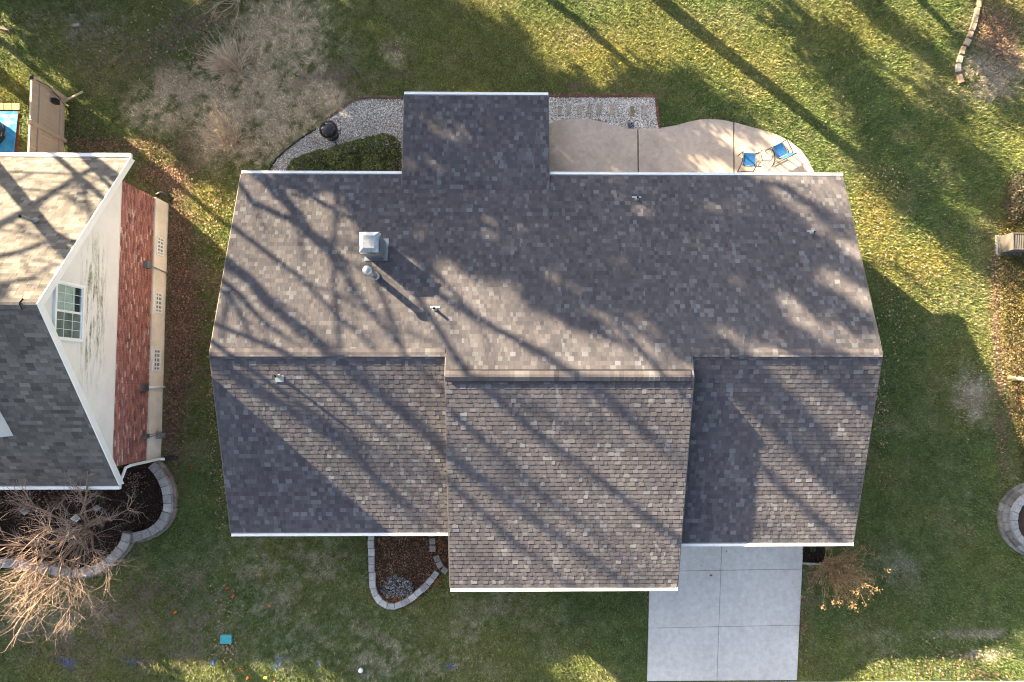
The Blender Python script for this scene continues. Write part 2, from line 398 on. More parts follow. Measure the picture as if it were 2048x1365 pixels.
G_GREEN = np.array([0.098, 0.116, 0.042]); G_LUSH = np.array([0.076, 0.107, 0.036]); G_YEL = np.array([0.165, 0.148, 0.038])
G_TAN = np.array([0.38, 0.315, 0.225]); G_SOIL = np.array([0.12, 0.092, 0.070]); G_GREY = np.array([0.24, 0.22, 0.175]); G_LITTER = np.array([0.13, 0.095, 0.068])
G_BLUE = np.array([0.03, 0.09, 0.28])
BLOBS = [  # px, py, rx, ry, colour, strength  (dormant grass, bare soil and litter; most Y blobs paint in sunlit yellow)
    (560, 60, 95, 80, 'T', .9), (505, 150, 100, 70, 'T', .8), (425, 200, 120, 60, 'T', .75), (370, 175, 70, 45, 'T', .7), (600, 215, 90, 60, 'T', .85), (530, 275, 90, 60, 'T', .7),
    (455, 260, 80, 80, 'T', .65), (330, 225, 80, 50, 'T', .5), (660, 165, 60, 45, 'S', .8), (645, 190, 50, 30, 'T', .6), (250, 95, 170, 70, 'S', .45), (130, 60, 160, 60, 'G', .25),
    (400, 60, 70, 60, 'S', .4), (620, 120, 40, 40, 'T', .5), (790, 105, 40, 35, 'T', .35), (795, 150, 35, 6, 'S', .9), (790, 98, 28, 8, 'S', .6), (690, 60, 50, 25, 'Y', .3),
    (600, 1120, 140, 60, 'G', .34), (520, 1200, 160, 80, 'G', .26), (620, 1265, 330, 60, 'G', .26), (760, 1330, 260, 40, 'G', .34), (1000, 1240, 130, 60, 'G', .22),
    (250, 1215, 170, 60, 'S', .38), (130, 1300, 220, 60, 'S', .38), (330, 1320, 150, 50, 'S', .3), (100, 1230, 140, 50, 'G', .3), (400, 1200, 60, 60, 'S', .3),
    (1940, 1268, 70, 9, 'G', .8), (1960, 1310, 60, 12, 'G', .6), (1810, 1145, 45, 40, 'G', .5), (1945, 790, 35, 60, 'G', .55), (1860, 1200, 180, 120, 'L', .4), (1780, 1290, 60, 60, 'G', .25),
    (1985, 90, 60, 90, 'R', .75), (2000, 150, 50, 40, 'G', .7), (1950, 130, 40, 50, 'G', .6), (2020, 110, 30, 30, 'S', .8), (1960, 175, 45, 30, 'G', .5),
    (360, 600, 28, 330, 'R', .75), (385, 620, 30, 220, 'S', .6), (330, 360, 60, 35, 'R', .7), (230, 290, 90, 30, 'R', .5), (330, 880, 20, 60, 'R', .5), (415, 660, 40, 300, 'S', .25),
    (2030, 640, 40, 160, 'Y', .6), (2030, 780, 35, 100, 'R', .5), (1990, 640, 10, 200, 'R', .5), (2000, 850, 12, 120, 'R', .4), (2030, 410, 30, 60, 'R', .5),
    (1200, 120, 90, 60, 'Y', .4), (1150, 80, 60, 50, 'R', .2), (1450, 120, 260, 90, 'Y', .3), (1750, 60, 200, 60, 'Y', .3), (1600, 200, 160, 60, 'Y', .22), (1900, 280, 150, 60, 'Y', .2),  # Y: sunlit gold put into the grass colour, here and next row
    (1750, 420, 60, 100, 'Y', .45), (1850, 520, 120, 60, 'Y', .4), (420, 400, 60, 60, 'Y', .4), (230, 150, 110, 60, 'Y', .2), (20, 170, 50, 50, 'Y', .4), (310, 300, 60, 60, 'Y', .25),
    (530, 1150, 12, 18, 'O', .22), (420, 1230, 10, 40, 'S', .3), (1150, 170, 25, 12, 'R', .5), (1290, 188, 120, 8, 'R', .3), (950, 185, 60, 5, 'Y', .5),
    (1625, 1200, 8, 160, 'S', .4), (300, 1180, 100, 20, 'S', .3),
]
BLUEM = [(140, 1330, 22, 12), (135, 1322, 26, 4), (555, 1333, 14, 8), (556, 1318, 20, 3), (632, 1337, 12, 12), (640, 1326, 22, 4), (893, 1322, 14, 12), (900, 1334, 20, 8), (268, 1322, 20, 6), (420, 1322, 22, 10), (888, 1306, 6, 4)]
CMAP = dict(T=G_TAN, S=G_SOIL, G=G_GREY, Y=G_YEL, L=G_LUSH, R=G_LITTER, O=np.array([0.35, 0.18, 0.03]))
BL = [(P(a, b), rx / 54, ry / 54, CMAP[c], s, c) for a, b, rx, ry, c, s in BLOBS]
BLM = [(P(a, b), rx / 54, ry / 54) for a, b, rx, ry in BLUEM]
def lawn_col(x, y, jit=None):
    n1 = fbm(x, y, 3.5, 1); n2 = fbm(x, y, 0.9, 11); n3 = fbm(x, y, 0.25, 21, 3); n4 = fbm(x, y, 0.11, 25, 2)
    k = np.clip((n1 - 0.38) * 3.2, 0, 1)[:, None]
    c = G_LUSH * (1 - k) + (G_GREEN * 0.75 + G_YEL * 0.25) * k
    k = (np.clip((n2 - 0.52) * 4.0, 0, 1) * 0.28)[:, None]
    c = c * (1 - k) + (0.55 * G_GREY + 0.45 * G_YEL) * k
    for p, rx, ry, cc, s, t in BL:
        q = ((x - p[0]) / rx) ** 2 + ((y - p[1]) / ry) ** 2
        m = np.exp(-q * 0.9) * s
        th = 3.4 if t in 'TSRG' else 1.4
        m = np.clip(m * 1.3 + (n2 * 0.3 + n3 * 0.35 + n4 * 0.35 - 0.51) * th, 0, 1) * np.clip(m * 3 - 0.05, 0, 1)
        c = c * (1 - m[:, None]) + cc * m[:, None]
    for p, rx, ry in BLM:
        q = ((x - p[0]) / rx) ** 2 + ((y - p[1]) / ry) ** 2
        m = np.clip((np.exp(-q) - 0.45) * 1.5 + (n3 - 0.56) * 4.0, 0, 1) * (q < 1.8) * 0.42
        c = c * (1 - m[:, None]) + G_BLUE * m[:, None]
    return c * (1.00 + 0.58 * n3 + 0.58 * n4)[:, None]

def masked(x, y, keys):
    m = np.zeros(x.shape, bool)
    for k in keys: m |= inpoly(x, y, REG[k])
    return m
ALLREG = ['PATIO', 'GL', 'GR', 'DR', 'BF', 'BN', 'BR', 'WK', 'TE', 'H', 'N']

# ------------------------------------------------------------------ ground sheet
def ground():
    xs = np.concatenate([[-600, -200, -80, -40], np.arange(-24, 25, 0.14), [40, 80, 200, 600]])
    ys = np.concatenate([[-600, -200, -80, -35], np.arange(-17, 20, 0.14), [40, 80, 200, 600]])
    X, Y = np.meshgrid(xs, ys); x = X.ravel(); y = Y.ravel()
    c = lawn_col(x, y) * 0.75
    for k, cc in dict(BF=(0.06, 0.032, 0.02), BN=(0.022, 0.016, 0.014), BR=(0.022, 0.016, 0.014), GL=(0.36, 0.34, 0.32), GR=(0.40, 0.39, 0.38)).items():
        c[inpoly(x, y, REG[k])] = np.array(cc)
    z = (fbm(x, y, 1.5, 31) - 0.5) * 0.03
    z[masked(x, y, ['PATIO', 'DR', 'WK', 'TE'])] = -0.06
    nx, ny = len(xs), len(ys)
    i = np.arange(nx - 1)[None, :] + nx * np.arange(ny - 1)[:, None]
    F = np.stack([i, i + 1, i + nx + 1, i + nx], -1).reshape(-1, 4)
    o = mesh_obj('ground', np.stack([x, y, z], 1), F.tolist(), M_GROUND, None, c, True)
    o['kind'] = 'structure'
ground()

def grass(n=1050000):
    x = rng.uniform(-21.5, 21.5, n); y = rng.uniform(-15, 16.5, n)
    keep = ~masked(x, y, ALLREG); x = x[keep]; y = y[keep]
    # thin out where leaves and soil lie
    lit = np.zeros(len(x))
    for p, rx, ry, cc, s, t in BL:
        if t in 'RS': lit = np.maximum(lit, np.exp(-(((x - p[0]) / rx) ** 2 + ((y - p[1]) / ry) ** 2)) * s)
    k = rng.random(len(x)) > lit * 0.75
    x = x[k]; y = y[k]; n = len(x)
    c = lawn_col(x, y)
    c *= rng.uniform(0.5, 1.5, n)[:, None]
    st = rng.random(n) < 0.07
    c[st] = c[st] * 0.35 + np.array([0.34, 0.30, 0.19]) * 0.65 * rng.uniform(0.6, 1.2, (st.sum(), 1))
    az = rng.uniform(0, 2 * np.pi, n); lean = rng.uniform(0.3, 1.25, n)
    tall = 0.7 + 0.6 * fbm(x, y, 0.35, 41, 3)
    L = rng.uniform(0.06, 0.15, n) * tall; w = rng.uniform(0.018, 0.046, n)
    dx = np.cos(az) * np.sin(lean); dy = np.sin(az) * np.sin(lean); dz = np.cos(lean)
    z0 = (fbm(x, y, 1.5, 31) - 0.5) * 0.03 - 0.005
    b = np.stack([x, y, z0], 1); sd = np.stack([-np.sin(az), np.cos(az), np.zeros(n)], 1) * w[:, None] / 2
    V = np.stack([b - sd, b + sd, b + np.stack([dx, dy, dz], 1) * L[:, None]], 1)
    tri_obj('grass', V, M_BLADE, c)['kind'] = 'stuff'
grass()

# ------------------------------------------------------------------ patio, driveway, walk
def slab_field(name, parent, polys, z0, z1, mat, pname='slab'):
    for poly in polys:
        m = MB(); m.prism([p[:2] for p in poly], z0, z1); m.build(pname, mat, parent, tone=False)

def clip_poly(poly, a, b, keep_left=True):
    out = []
    n = len(poly)
    def side(p): return (b[0] - a[0]) * (p[1] - a[1]) - (b[1] - a[1]) * (p[0] - a[0])
    for i in range(n):
        p, q = poly[i], poly[(i + 1) % n]; sp, sq = side(p), side(q)
        if not keep_left: sp, sq = -sp, -sq
        if sp >= 0: out.append(p)
        if sp * sq < 0:
            t = sp / (sp - sq); out.append((p[0] + t * (q[0] - p[0]), p[1] + t * (q[1] - p[1])))
    return out

def patio():
    root = thing('patio', None, None, P(1350, 300)); root['kind'] = 'structure'
    j = 1.3
    A = PATIO
    l1 = ((1275, 200), (1277, 450)); l2 = ((1467, 200), (1468, 450))
    off = lambda l, d: ((l[0][0] + d, l[0][1]), (l[1][0] + d, l[1][1]))
    a = clip_poly(A, *off(l1, -j), True); b = clip_poly(clip_poly(A, *off(l1, j), False), *off(l2, -j), True); c = clip_poly(A, *off(l2, j), False)
    slab_field('patio', root, [pp(a), pp(b), pp(c)], -0.09, 0.035, M_PATIO)
patio()

def driveway():
    root = thing('driveway', None, None, P(1440, 1200)); root['kind'] = 'structure'
    rows = [(1010, 1004), (1143, 1138), (1256, 1250), (1362, 1360)]
    X = lambda col, y: [1298 - (y - 1180) * 0.022, 1443 - (y - 1087) * 0.036, 1606 - (y - 1087) * 0.047][col]
    for r in range(3):
        for c in range(2):
            g = 0.35
            ya, yb = rows[r]; yc, yd = rows[r + 1]
            fa, fb = (c / 2, (c + 1) / 2)
            ta = ya + (yb - ya) * fa; tb = ya + (yb - ya) * fb; ba = yc + (yd - yc) * fa; bb = yc + (yd - yc) * fb
            q = [(X(c, ta) + g, ta + g), (X(c + 1, tb) - g, tb + g), (X(c + 1, bb) - g, bb - g), (X(c, ba) + g, ba - g)]
            m = MB(); m.prism([p[:2] for p in pp(q)][::-1], -0.09, 0.04); m.build('slab', M_DRIVE, root, tone=False)
driveway()
def walk():
    root = thing('sidewalk', None, None, P(1700, 1390)); root['kind'] = 'structure'
    x = 1180
    while x < 2300:
        q = [(x, 1365.5 - (x - 1180) * 0.003), (x + 79, 1365.3 - (x + 79 - 1180) * 0.003), (x + 79, 1442), (x, 1442)]
        m = MB(); m.prism([p[:2] for p in pp(q)][::-1], -0.09, 0.035); m.build('slab', M_DRIVE, root, tone=False); x += 80
walk()

# ------------------------------------------------------------------ shingles
PAL_MAIN = [((0.079, 0.078, 0.092), 0.17), ((0.091, 0.089, 0.103), 0.34), ((0.104, 0.100, 0.113), 0.28), ((0.118, 0.112, 0.124), 0.11), ((0.138, 0.143, 0.161), 0.09), ((0.158, 0.164, 0.183), 0.02)]
PAL_NEIGH = [((0.092, 0.087, 0.084), 0.25), ((0.110, 0.104, 0.100), 0.32), ((0.128, 0.121, 0.116), 0.25), ((0.152, 0.146, 0.140), 0.12), ((0.074, 0.070, 0.069), 0.06)]
def shingle_slope(O, a, b, vmax, lim, expo, wr, pal, seed):
    r = np.random.default_rng(seed)
    O = np.asarray(O, float); a = np.asarray(a, float); b = np.asarray(b, float); b /= np.linalg.norm(b)
    nrm = np.cross(a, b); nrm *= np.sign(nrm[2]); nrm /= np.linalg.norm(nrm)
    cols = np.array([p[0] for p in pal]); wts = np.array([p[1] for p in pal]); wts /= wts.sum()
    out = []; k = 0
    v = 0.0
    while v < vmax - 0.01:
        v1 = min(v + expo, vmax)
        u0, u1 = lim(v + 1e-4)
        u = u0 - r.uniform(0, wr[0])
        prev = -1
        while u < u1:
            w = r.uniform(*wr) * (0.5 if r.random() < 0.10 else 1)
            ua, ub = max(u, u0), min(u + w, u1); u += w
            if ub - ua < 0.015: continue
            h = 0.008 if k % 2 else 0.013
            h += r.uniform(-0.001, 0.001); k += 1
            g = 0.002
            vb = v - r.uniform(0, 0.006)
            hu = 0.002
            q = lambda uu, vv, hh: O + a * uu + b * vv + nrm * hh
            V = np.array([q(ua + g, vb, h), q(ub - g, vb, h), q(ub - g, v1 + 0.004, hu), q(ua + g, v1 + 0.004, hu), q(ua + g, vb, -0.004), q(ub - g, vb, -0.004), q(ub - g, v1, -0.004), q(ua + g, v1, -0.004)])
            ci = r.choice(len(cols), p=wts)
            if ci == prev and r.random() < 0.4: ci = r.choice(len(cols), p=wts)
            prev = ci
            c = cols[ci] * r.uniform(0.87, 1.13)
            out.append((V, c, (ub - ua) * (v1 - v)))
        v = v1
    return out
SHF = [(0, 1, 2, 3), (4, 5, 1, 0), (5, 6, 2, 1), (7, 4, 0, 3)]
def lay_shingles(parent, items, keep=300, mat=None):
    mat = mat or M_SHING
    campos = np.array([0, 0, H])
    sc = [it[2] / np.sum((it[0][0] - campos) ** 2) for it in items]
    order = np.argsort(sc)[::-1]
    top = set(order[:keep].tolist())
    m = MB()
    for i, (V, c, ar) in enumerate(items):
        if i in top: mesh_obj('shingle', V, SHF, mat, parent, np.tile(c, (8, 1)))
        else: m.add(V, SHF, c)
    m.build('shingles', mat, parent)['kind'] = 'stuff'

def ridge_caps(parent, x0, x1, y, z, sF, sB, half, step, lift, pal, seed):
    r = np.random.default_rng(seed); cols = np.array([p[0] for p in pal]); wts = np.array([p[1] for p in pal]); wts /= wts.sum()
    x = x0
    while x < x1 - 0.02:
        w = step * r.uniform(0.92, 1.08); xb = min(x + w, x1)
        h0, h1 = lift + 0.012, lift + 0.004
        V = []
        for xx, h in ((x + 0.001, h0), (xb, h1)):
            for yy, zz in ((-half, -half * sF - 0.012), (-half * 0.25, -half * 0.14 * sF), (half * 0.25, -half * 0.14 * sB), (half, -half * sB - 0.012)):
                V.append((xx, y + yy, z + zz + h))
        V += [(x + 0.001, y - half, z - half * sF - 0.05 + lift), (xb, y - half, z - half * sF - 0.05 + lift), (x + 0.001, y + half, z - half * sB - 0.05 + lift), (xb, y + half, z - half * sB - 0.05 + lift)]
        F = [(0, 1, 5, 4), (1, 2, 6, 5), (2, 3, 7, 6), (8, 0, 4, 9), (3, 10, 11, 7), (0, 8, 10, 3, 2, 1)]
        c = cols[r.choice(len(cols), p=wts)] * r.uniform(0.95, 1.25)
        mesh_obj('ridge_cap', V, F, M_SHING, parent, np.tile(c, (12, 1)))
        x = xb

def gutter(parent, xa, xb, y, z, out, w=0.115):
    """K-style gutter with leaf guard: out = +1 outward to +Y, -1 to -Y"""
    m = MB()
    yo = y + out * w
    m.box(((xa + xb) / 2, yo - out * 0.006, z - 0.07), (xb - xa, 0.012, 0.13))              # front lip
    m.box(((xa + xb) / 2, (y + yo) / 2, z - 0.13), (xb - xa, w, 0.012))                     # bottom
    m.box(((xa + xb) / 2, y - out * 0.004, z - 0.085), (xb - xa, 0.008, 0.09))              # back
    m.box((xa + 0.005, (y + yo) / 2, z - 0.07), (0.010, w - 0.014, 0.11))
    m.box((xb - 0.005, (y + yo) / 2, z - 0.07), (0.010, w - 0.014, 0.11))
    g = m.build('gutter', M_WHITE, parent, tone=False)
    n = max(1, int(round((xb - xa) / 1.2)))
    for i in range(n):
        a = xa + (xb - xa) * i / n; b = xa + (xb - xa) * (i + 1) / n
        k = MB(); k.box(((a + b) / 2, (y + yo) / 2 + out * 0.012, z - 0.016 + 0.001 * (i % 2)), (b - a - 0.006, w - 0.038, 0.01)); k.build('gutter_guard', M_WHITE, g, tone=False)

# ------------------------------------------------------------------ main house
def main_house():
    h = thing('ranch_house', 'long single storey house under a brown shingle roof with a raised centre section', 'house', (1.3, 0.8, 0))
    # walls
    m = MB()
    def gable(x0, x1, pts): m.add([(x0, y, z) for y, z in pts] + [(x1, y, z) for y, z in pts], [tuple(range(len(pts))), tuple(range(len(pts), 2 * len(pts)))[::-1]] + [(i, i + len(pts), (i + 1) % len(pts) + len(pts), (i + 1) % len(pts)) for i in range(len(pts))])
    zt = lambda y: RIDGE_Z - SL * abs(y - RIDGE_Y) - 0.2
    gable(-8.4, -1.45, [(-4.4, 0), (-4.4, zt(-4.4)), (RIDGE_Y, zt(RIDGE_Y)), (6.4, zt(6.4)), (6.4, 0)])
    gable(5.35, 11.05, [(-4.75, 0), (-4.75, zt(-4.75)), (RIDGE_Y, zt(RIDGE_Y)), (6.4, zt(6.4)), (6.4, 0)])
    zc = lambda y: (CR_Z - 0.337 * (CR_Y - y) if y < CR_Y else CR_Z - SL * (y - CR_Y)) - 0.2
    gable(-1.45, 5.35, [(-6.15, 0), (-6.15, zc(-6.15)), (CR_Y, zc(CR_Y)), (6.4, zc(6.4)), (6.4, 0)])
    m.box((-0.92, 7.8, 1.22), (4.3, 2.8, 2.44))
    m.build('wall', M_CREAM, h, tone=False)
    # garage door facing the driveway, windows to the front
    d = MB(); d.box((8.3, -4.765, 1.1), (4.9, 0.03, 2.2)); gd = d.build('garage_door', M_WHITEV, h, tone=False)
    for r in range(4):
        for c in range(4):
            d = MB(); d.box((8.3 - 1.8 + c * 1.2, -4.79, 0.29 + r * 0.53), (1.05, 0.03, 0.42)); d.build('door_panel', M_WHITEV, gd, tone=False)
    for x, y in ((-5.5, -4.42), (0.3, -6.17), (3.6, -6.17)):
        d = MB(); d.box((x, y, 1.5), (1.7, 0.06, 1.3)); w = d.build('window', M_WHITEV, h, tone=False)
        for s in (-1, 1):
            d = MB(); d.box((x + s * 0.41, y - 0.035, 1.5), (0.72, 0.02, 1.12)); d.build('pane', M_GLASS, w, tone=False)
    # roof decks
    m = MB()
    zb = lambda y: RIDGE_Z - SL * (y - RIDGE_Y)
    m.slab([(XL, RIDGE_Y, RIDGE_Z), (XL, 6.82, zb(6.82)), (XR, 6.82, zb(6.82)), (XR, RIDGE_Y, RIDGE_Z)][::-1], 0.14)
    m.slab([(CXL, CR_Y, CR_Z), (CXL, RIDGE_Y - .02, zb(RIDGE_Y - .02)), (CXR, RIDGE_Y - .02, zb(RIDGE_Y - .02)), (CXR, CR_Y, CR_Z)][::-1], 0.14)
    m.slab([(XL, -4.80, 2.828), (XL, RIDGE_Y - 0.003, RIDGE_Z), (CXL + 0.1, RIDGE_Y - 0.003, RIDGE_Z), (CXL + 0.1, -4.80, 2.828)][::-1], 0.137)
    m.slab([(CXR - 0.1, -5.19, 2.694), (CXR - 0.1, RIDGE_Y - 0.003, RIDGE_Z), (XR, RIDGE_Y - 0.003, RIDGE_Z), (XR, -5.19, 2.694)][::-1], 0.137)
    m.slab([(CXL, CE_Y, CE_Z), (CXL, CR_Y - 0.003, CR_Z), (CXR, CR_Y - 0.003, CR_Z), (CXR, CE_Y, CE_Z)][::-1], 0.137)
    m.slab([(-3.34, 6.25, 2.883), (-3.34, 9.58, 2.55), (1.50, 9.58, 2.55), (1.50, 6.25, 2.883)][::-1], 0.12)
    roof = m.build('roof', M_DECK, h, tone=False)
    # white rake boards and fascia
    def strip(x, p, q, dx=0.02, hgt=0.17):
        f = MB()
        (ya, za), (yb, zb_) = p, q
        f.add([(x, ya, za), (x, yb, zb_), (x, yb, zb_ - hgt), (x, ya, za - hgt), (x + dx, ya, za), (x + dx, yb, zb_), (x + dx, yb, zb_ - hgt), (x + dx, ya, za - hgt)], [(0, 1, 2, 3), (7, 6, 5, 4), (0, 4, 5, 1), (3, 2, 6, 7), (1, 5, 6, 2), (0, 3, 7, 4)])
        f.build('rake_board', M_RAKE, h, tone=False)
    for x in (XL - 0.022, XR + 0.002):
        ye, ze = ((-4.80, 2.82) if x < 0 else (-5.19, 2.69))
        strip(x, (ye, ze), (RIDGE_Y, RIDGE_Z - .008)); strip(x, (RIDGE_Y, RIDGE_Z - .008), (6.82, 2.69))
    for x in (CXL - 0.022, CXR + 0.002):
        strip(x, (CE_Y, CE_Z - .01), (CR_Y, CR_Z - .01)); strip(x, (CR_Y, CR_Z - .01), (RIDGE_Y, RIDGE_Z - .01))
    for x in (-3.362, 1.502): strip(x, (6.3, 2.86), (9.58, 2.54))
    # shingles
    items = []
    cs = math.hypot(1, SL)
    vr = (6.82 - RIDGE_Y) * cs; vc = (6.82 - CR_Y) * cs
    items += shingle_slope((XL, 6.82, zb(6.82)), (1, 0, 0), (0, -1, SL), vc, lambda v: (0, XR - XL) if v < vr - 0.005 else (CXL - XL, CXR - XL), 0.143, (0.08, 0.20), PAL_MAIN, 1)
    items += shingle_slope((-3.34, 9.58, 2.55), (1, 0, 0), (0, -1, 0.1), 3.33, lambda v: (0, 4.84), 0.143, (0.08, 0.20), PAL_MAIN, 2)
    items += shingle_slope((XL, -4.80, 2.828), (1, 0, 0), (0, 1, SL), 5.62 * cs, lambda v: (0, CXL - XL), 0.143, (0.09, 0.22), PAL_MAIN, 3)
    items += shingle_slope((CXR, -5.19, 2.694), (1, 0, 0), (0, 1, SL), 6.01 * cs, lambda v: (0, XR - CXR), 0.143, (0.09, 0.22), PAL_MAIN, 4)
    items += shingle_slope((CXL, CE_Y, CE_Z), (1, 0, 0), (0, 1, 0.337), 6.75 * math.hypot(1, .337), lambda v: (0, CXR - CXL), 0.143, (0.09, 0.22), PAL_MAIN, 5)
    lay_shingles(roof, items)
    # ridges
    PALR = [((0.092, 0.086, 0.096), 0.4), ((0.108, 0.10, 0.108), 0.35), ((0.14, 0.136, 0.146), 0.15), ((0.076, 0.071, 0.08), 0.1)]
    ridge_caps(roof, XL, CXL, RIDGE_Y, RIDGE_Z, SL, SL, 0.155, 0.145, 0.018, PALR, 1)
    ridge_caps(roof, CXR, XR, RIDGE_Y, RIDGE_Z, SL, SL, 0.155, 0.145, 0.018, PALR, 2)
    v = MB()
    hw = 0.19
    for sgn in (-1, 1):
        v.slab([(CXL + .12, CR_Y, CR_Z + 0.05), (CXL + .12, CR_Y + sgn * hw, CR_Z + 0.05 - hw * SL), (CXR - .1, CR_Y + sgn * hw, CR_Z + 0.05 - hw * SL), (CXR - .1, CR_Y, CR_Z + 0.05)][::sgn], 0.028)
    rv = v.build('ridge_vent', M_BLKPL, roof, tone=False)
    ridge_caps(rv.parent, CXL + 0.12, CXR - 0.1, CR_Y, CR_Z, SL, SL, 0.15, 0.145, 0.058, PALR, 3)
    ridge_caps(roof, CXL, CXL + 0.12, CR_Y, CR_Z, SL, SL, 0.15, 0.12, 0.018, PALR, 4)
    ridge_caps(roof, CXR - 0.1, CXR, CR_Y, CR_Z, SL, SL, 0.15, 0.10, 0.018, PALR, 5)
    # gutters
    gutter(h, XL + 0.03, -3.36, 6.83, 2.73, 1); gutter(h, 1.53, XR, 6.83, 2.73, 1)
    gutter(h, -3.34, 1.5, 9.59, 2.58, 1)
    gutter(h, XL + 0.02, CXL - 0.03, -4.81, 2.85, -1); gutter(h, CXR + 0.03, XR, -5.20, 2.72, -1); gutter(h, CXL + 0.02, CXR - .0, CE_Y - 0.01, CE_Z + 0.02, -1)
    # chimney
    zc0 = 3.3
    cc = P(735, 481, 4.95)
    ch = MB()
    cx, cy = cc[0] + 0.03, cc[1] - 0.04
    ch.box((cx, cy, (zc0 + 4.62) / 2), (0.54, 0.56, 4.62 - zc0))
    chim = ch.build('chimney', M_GALVD, h, tone=False)
    k = MB(); k.box((cx, cy, 4.655), (0.60, 0.62, 0.05)); k.build('crown_flange', M_GALV, chim, tone=False)
    k = MB(); k.box((cx, cy, 4.76), (0.34, 0.36, 0.16)); k.build('screen', M_HOLE, chim, tone=False)
    k = MB(); w, l = 0.285, 0.305
    k.add([(cx - w, cy - l, 4.82), (cx + w, cy - l, 4.82), (cx + w, cy + l, 4.82), (cx - w, cy + l, 4.82), (cx - w, cy - l, 4.87), (cx + w, cy - l, 4.87), (cx + w, cy + l, 4.87), (cx - w, cy + l, 4.87), (cx - .17, cy - .19, 4.94), (cx + .17, cy - .19, 4.94), (cx + .17, cy + .19, 4.94), (cx - .17, cy + .19, 4.94)],
          [(3, 2, 1, 0), (0, 1, 5, 4), (1, 2, 6, 5), (2, 3, 7, 6), (3, 0, 4, 7), (4, 5, 9, 8), (5, 6, 10, 9), (6, 7, 11, 10), (7, 4, 8, 11), (8, 9, 10, 11)])
    k.build('chimney_cap', M_GALV, chim, tone=False)
    k = MB(); zr = lambda y: zb(y) + 0.026
    k.slab([(cx - .36, cy + .40, zr(cy + .40)), (cx - .36, cy - .36, zr(cy - .36)), (cx + .36, cy - .36, zr(cy - .36)), (cx + .36, cy + .40, zr(cy + .40))], 0.008); k.build('flashing', M_GALVD, chim, tone=False)
    # flue
    b = on_surface(750.5, 553.7); top = 5.22
    k = MB(); k.lathe([(0.10, 0), (0.10, top - b[2] - 0.18)], (b[0], b[1], b[2]), 20); fl = k.build('flue_pipe', M_GALV, h, True, tone=False)
    k = MB(); k.lathe([(0.135, 0), (0.155, 0.03), (0.155, 0.10), (0.13, 0.15), (0.07, 0.185), (0.01, 0.195)], (b[0], b[1], top - 0.19), 22); k.build('flue_cap', M_GALV, fl, True, tone=False)
    k = MB(); k.lathe([(0.17, -0.02), (0.14, 0.05), (0.105, 0.10)], (b[0], b[1], b[2]), 20); k.build('storm_collar', M_GALV, fl, True, tone=False)
    # plumbing vents
    for px, py, hh, s in ((550, 753, 0.40, -1), (868, 617, 0.32, 1), (1276, 395, 0.24, 1), (1630, 464, 0.26, 1)):
        q = on_surface(px, py)
        t = q[2] + hh; q = P(px, py, t); z = roof_z(q[0], q[1])
        k = MB(); k.tube([(q[0], q[1], z - 0.02), (q[0], q[1], t)], 0.042, 12, cap=False); k.tube([(q[0], q[1], t), (q[0], q[1], z)], 0.034, 12, cap=False)
        vp = k.build('vent_pipe', M_PIPE, h, True, tone=False)
        k = MB(); k.lathe([(0.034, -0.02), (0.033, -0.015)], (q[0], q[1], t - 0.03), 12); k.build('pipe_hollow', M_HOLE, vp, tone=False)
        k = MB(); zz = lambda y: z + (-SL if s > 0 else SL) * (y - q[1]) + 0.024
        k.slab([(q[0] - .13, q[1] + .04, zz(q[1] + .04)), (q[0] - .13, q[1] - .17, zz(q[1] - .17)), (q[0] + .13, q[1] - .17, zz(q[1] - .17)), (q[0] + .13, q[1] + .04, zz(q[1] + .04))] if px < 600 else
               [(q[0] - .15, q[1] + .10, zz(q[1] + .10)), (q[0] - .15, q[1] + .04, zz(q[1] + .04)), (q[0] + .15, q[1] + .04, zz(q[1] + .04)), (q[0] + .15, q[1] + .10, zz(q[1] + .10))], 0.006)
        k.lathe([(0.075, 0.0), (0.05, 0.07)], (q[0], q[1], z + 0.01), 12)
        k.build('flashing', M_PIPE, vp, tone=False)
main_house()

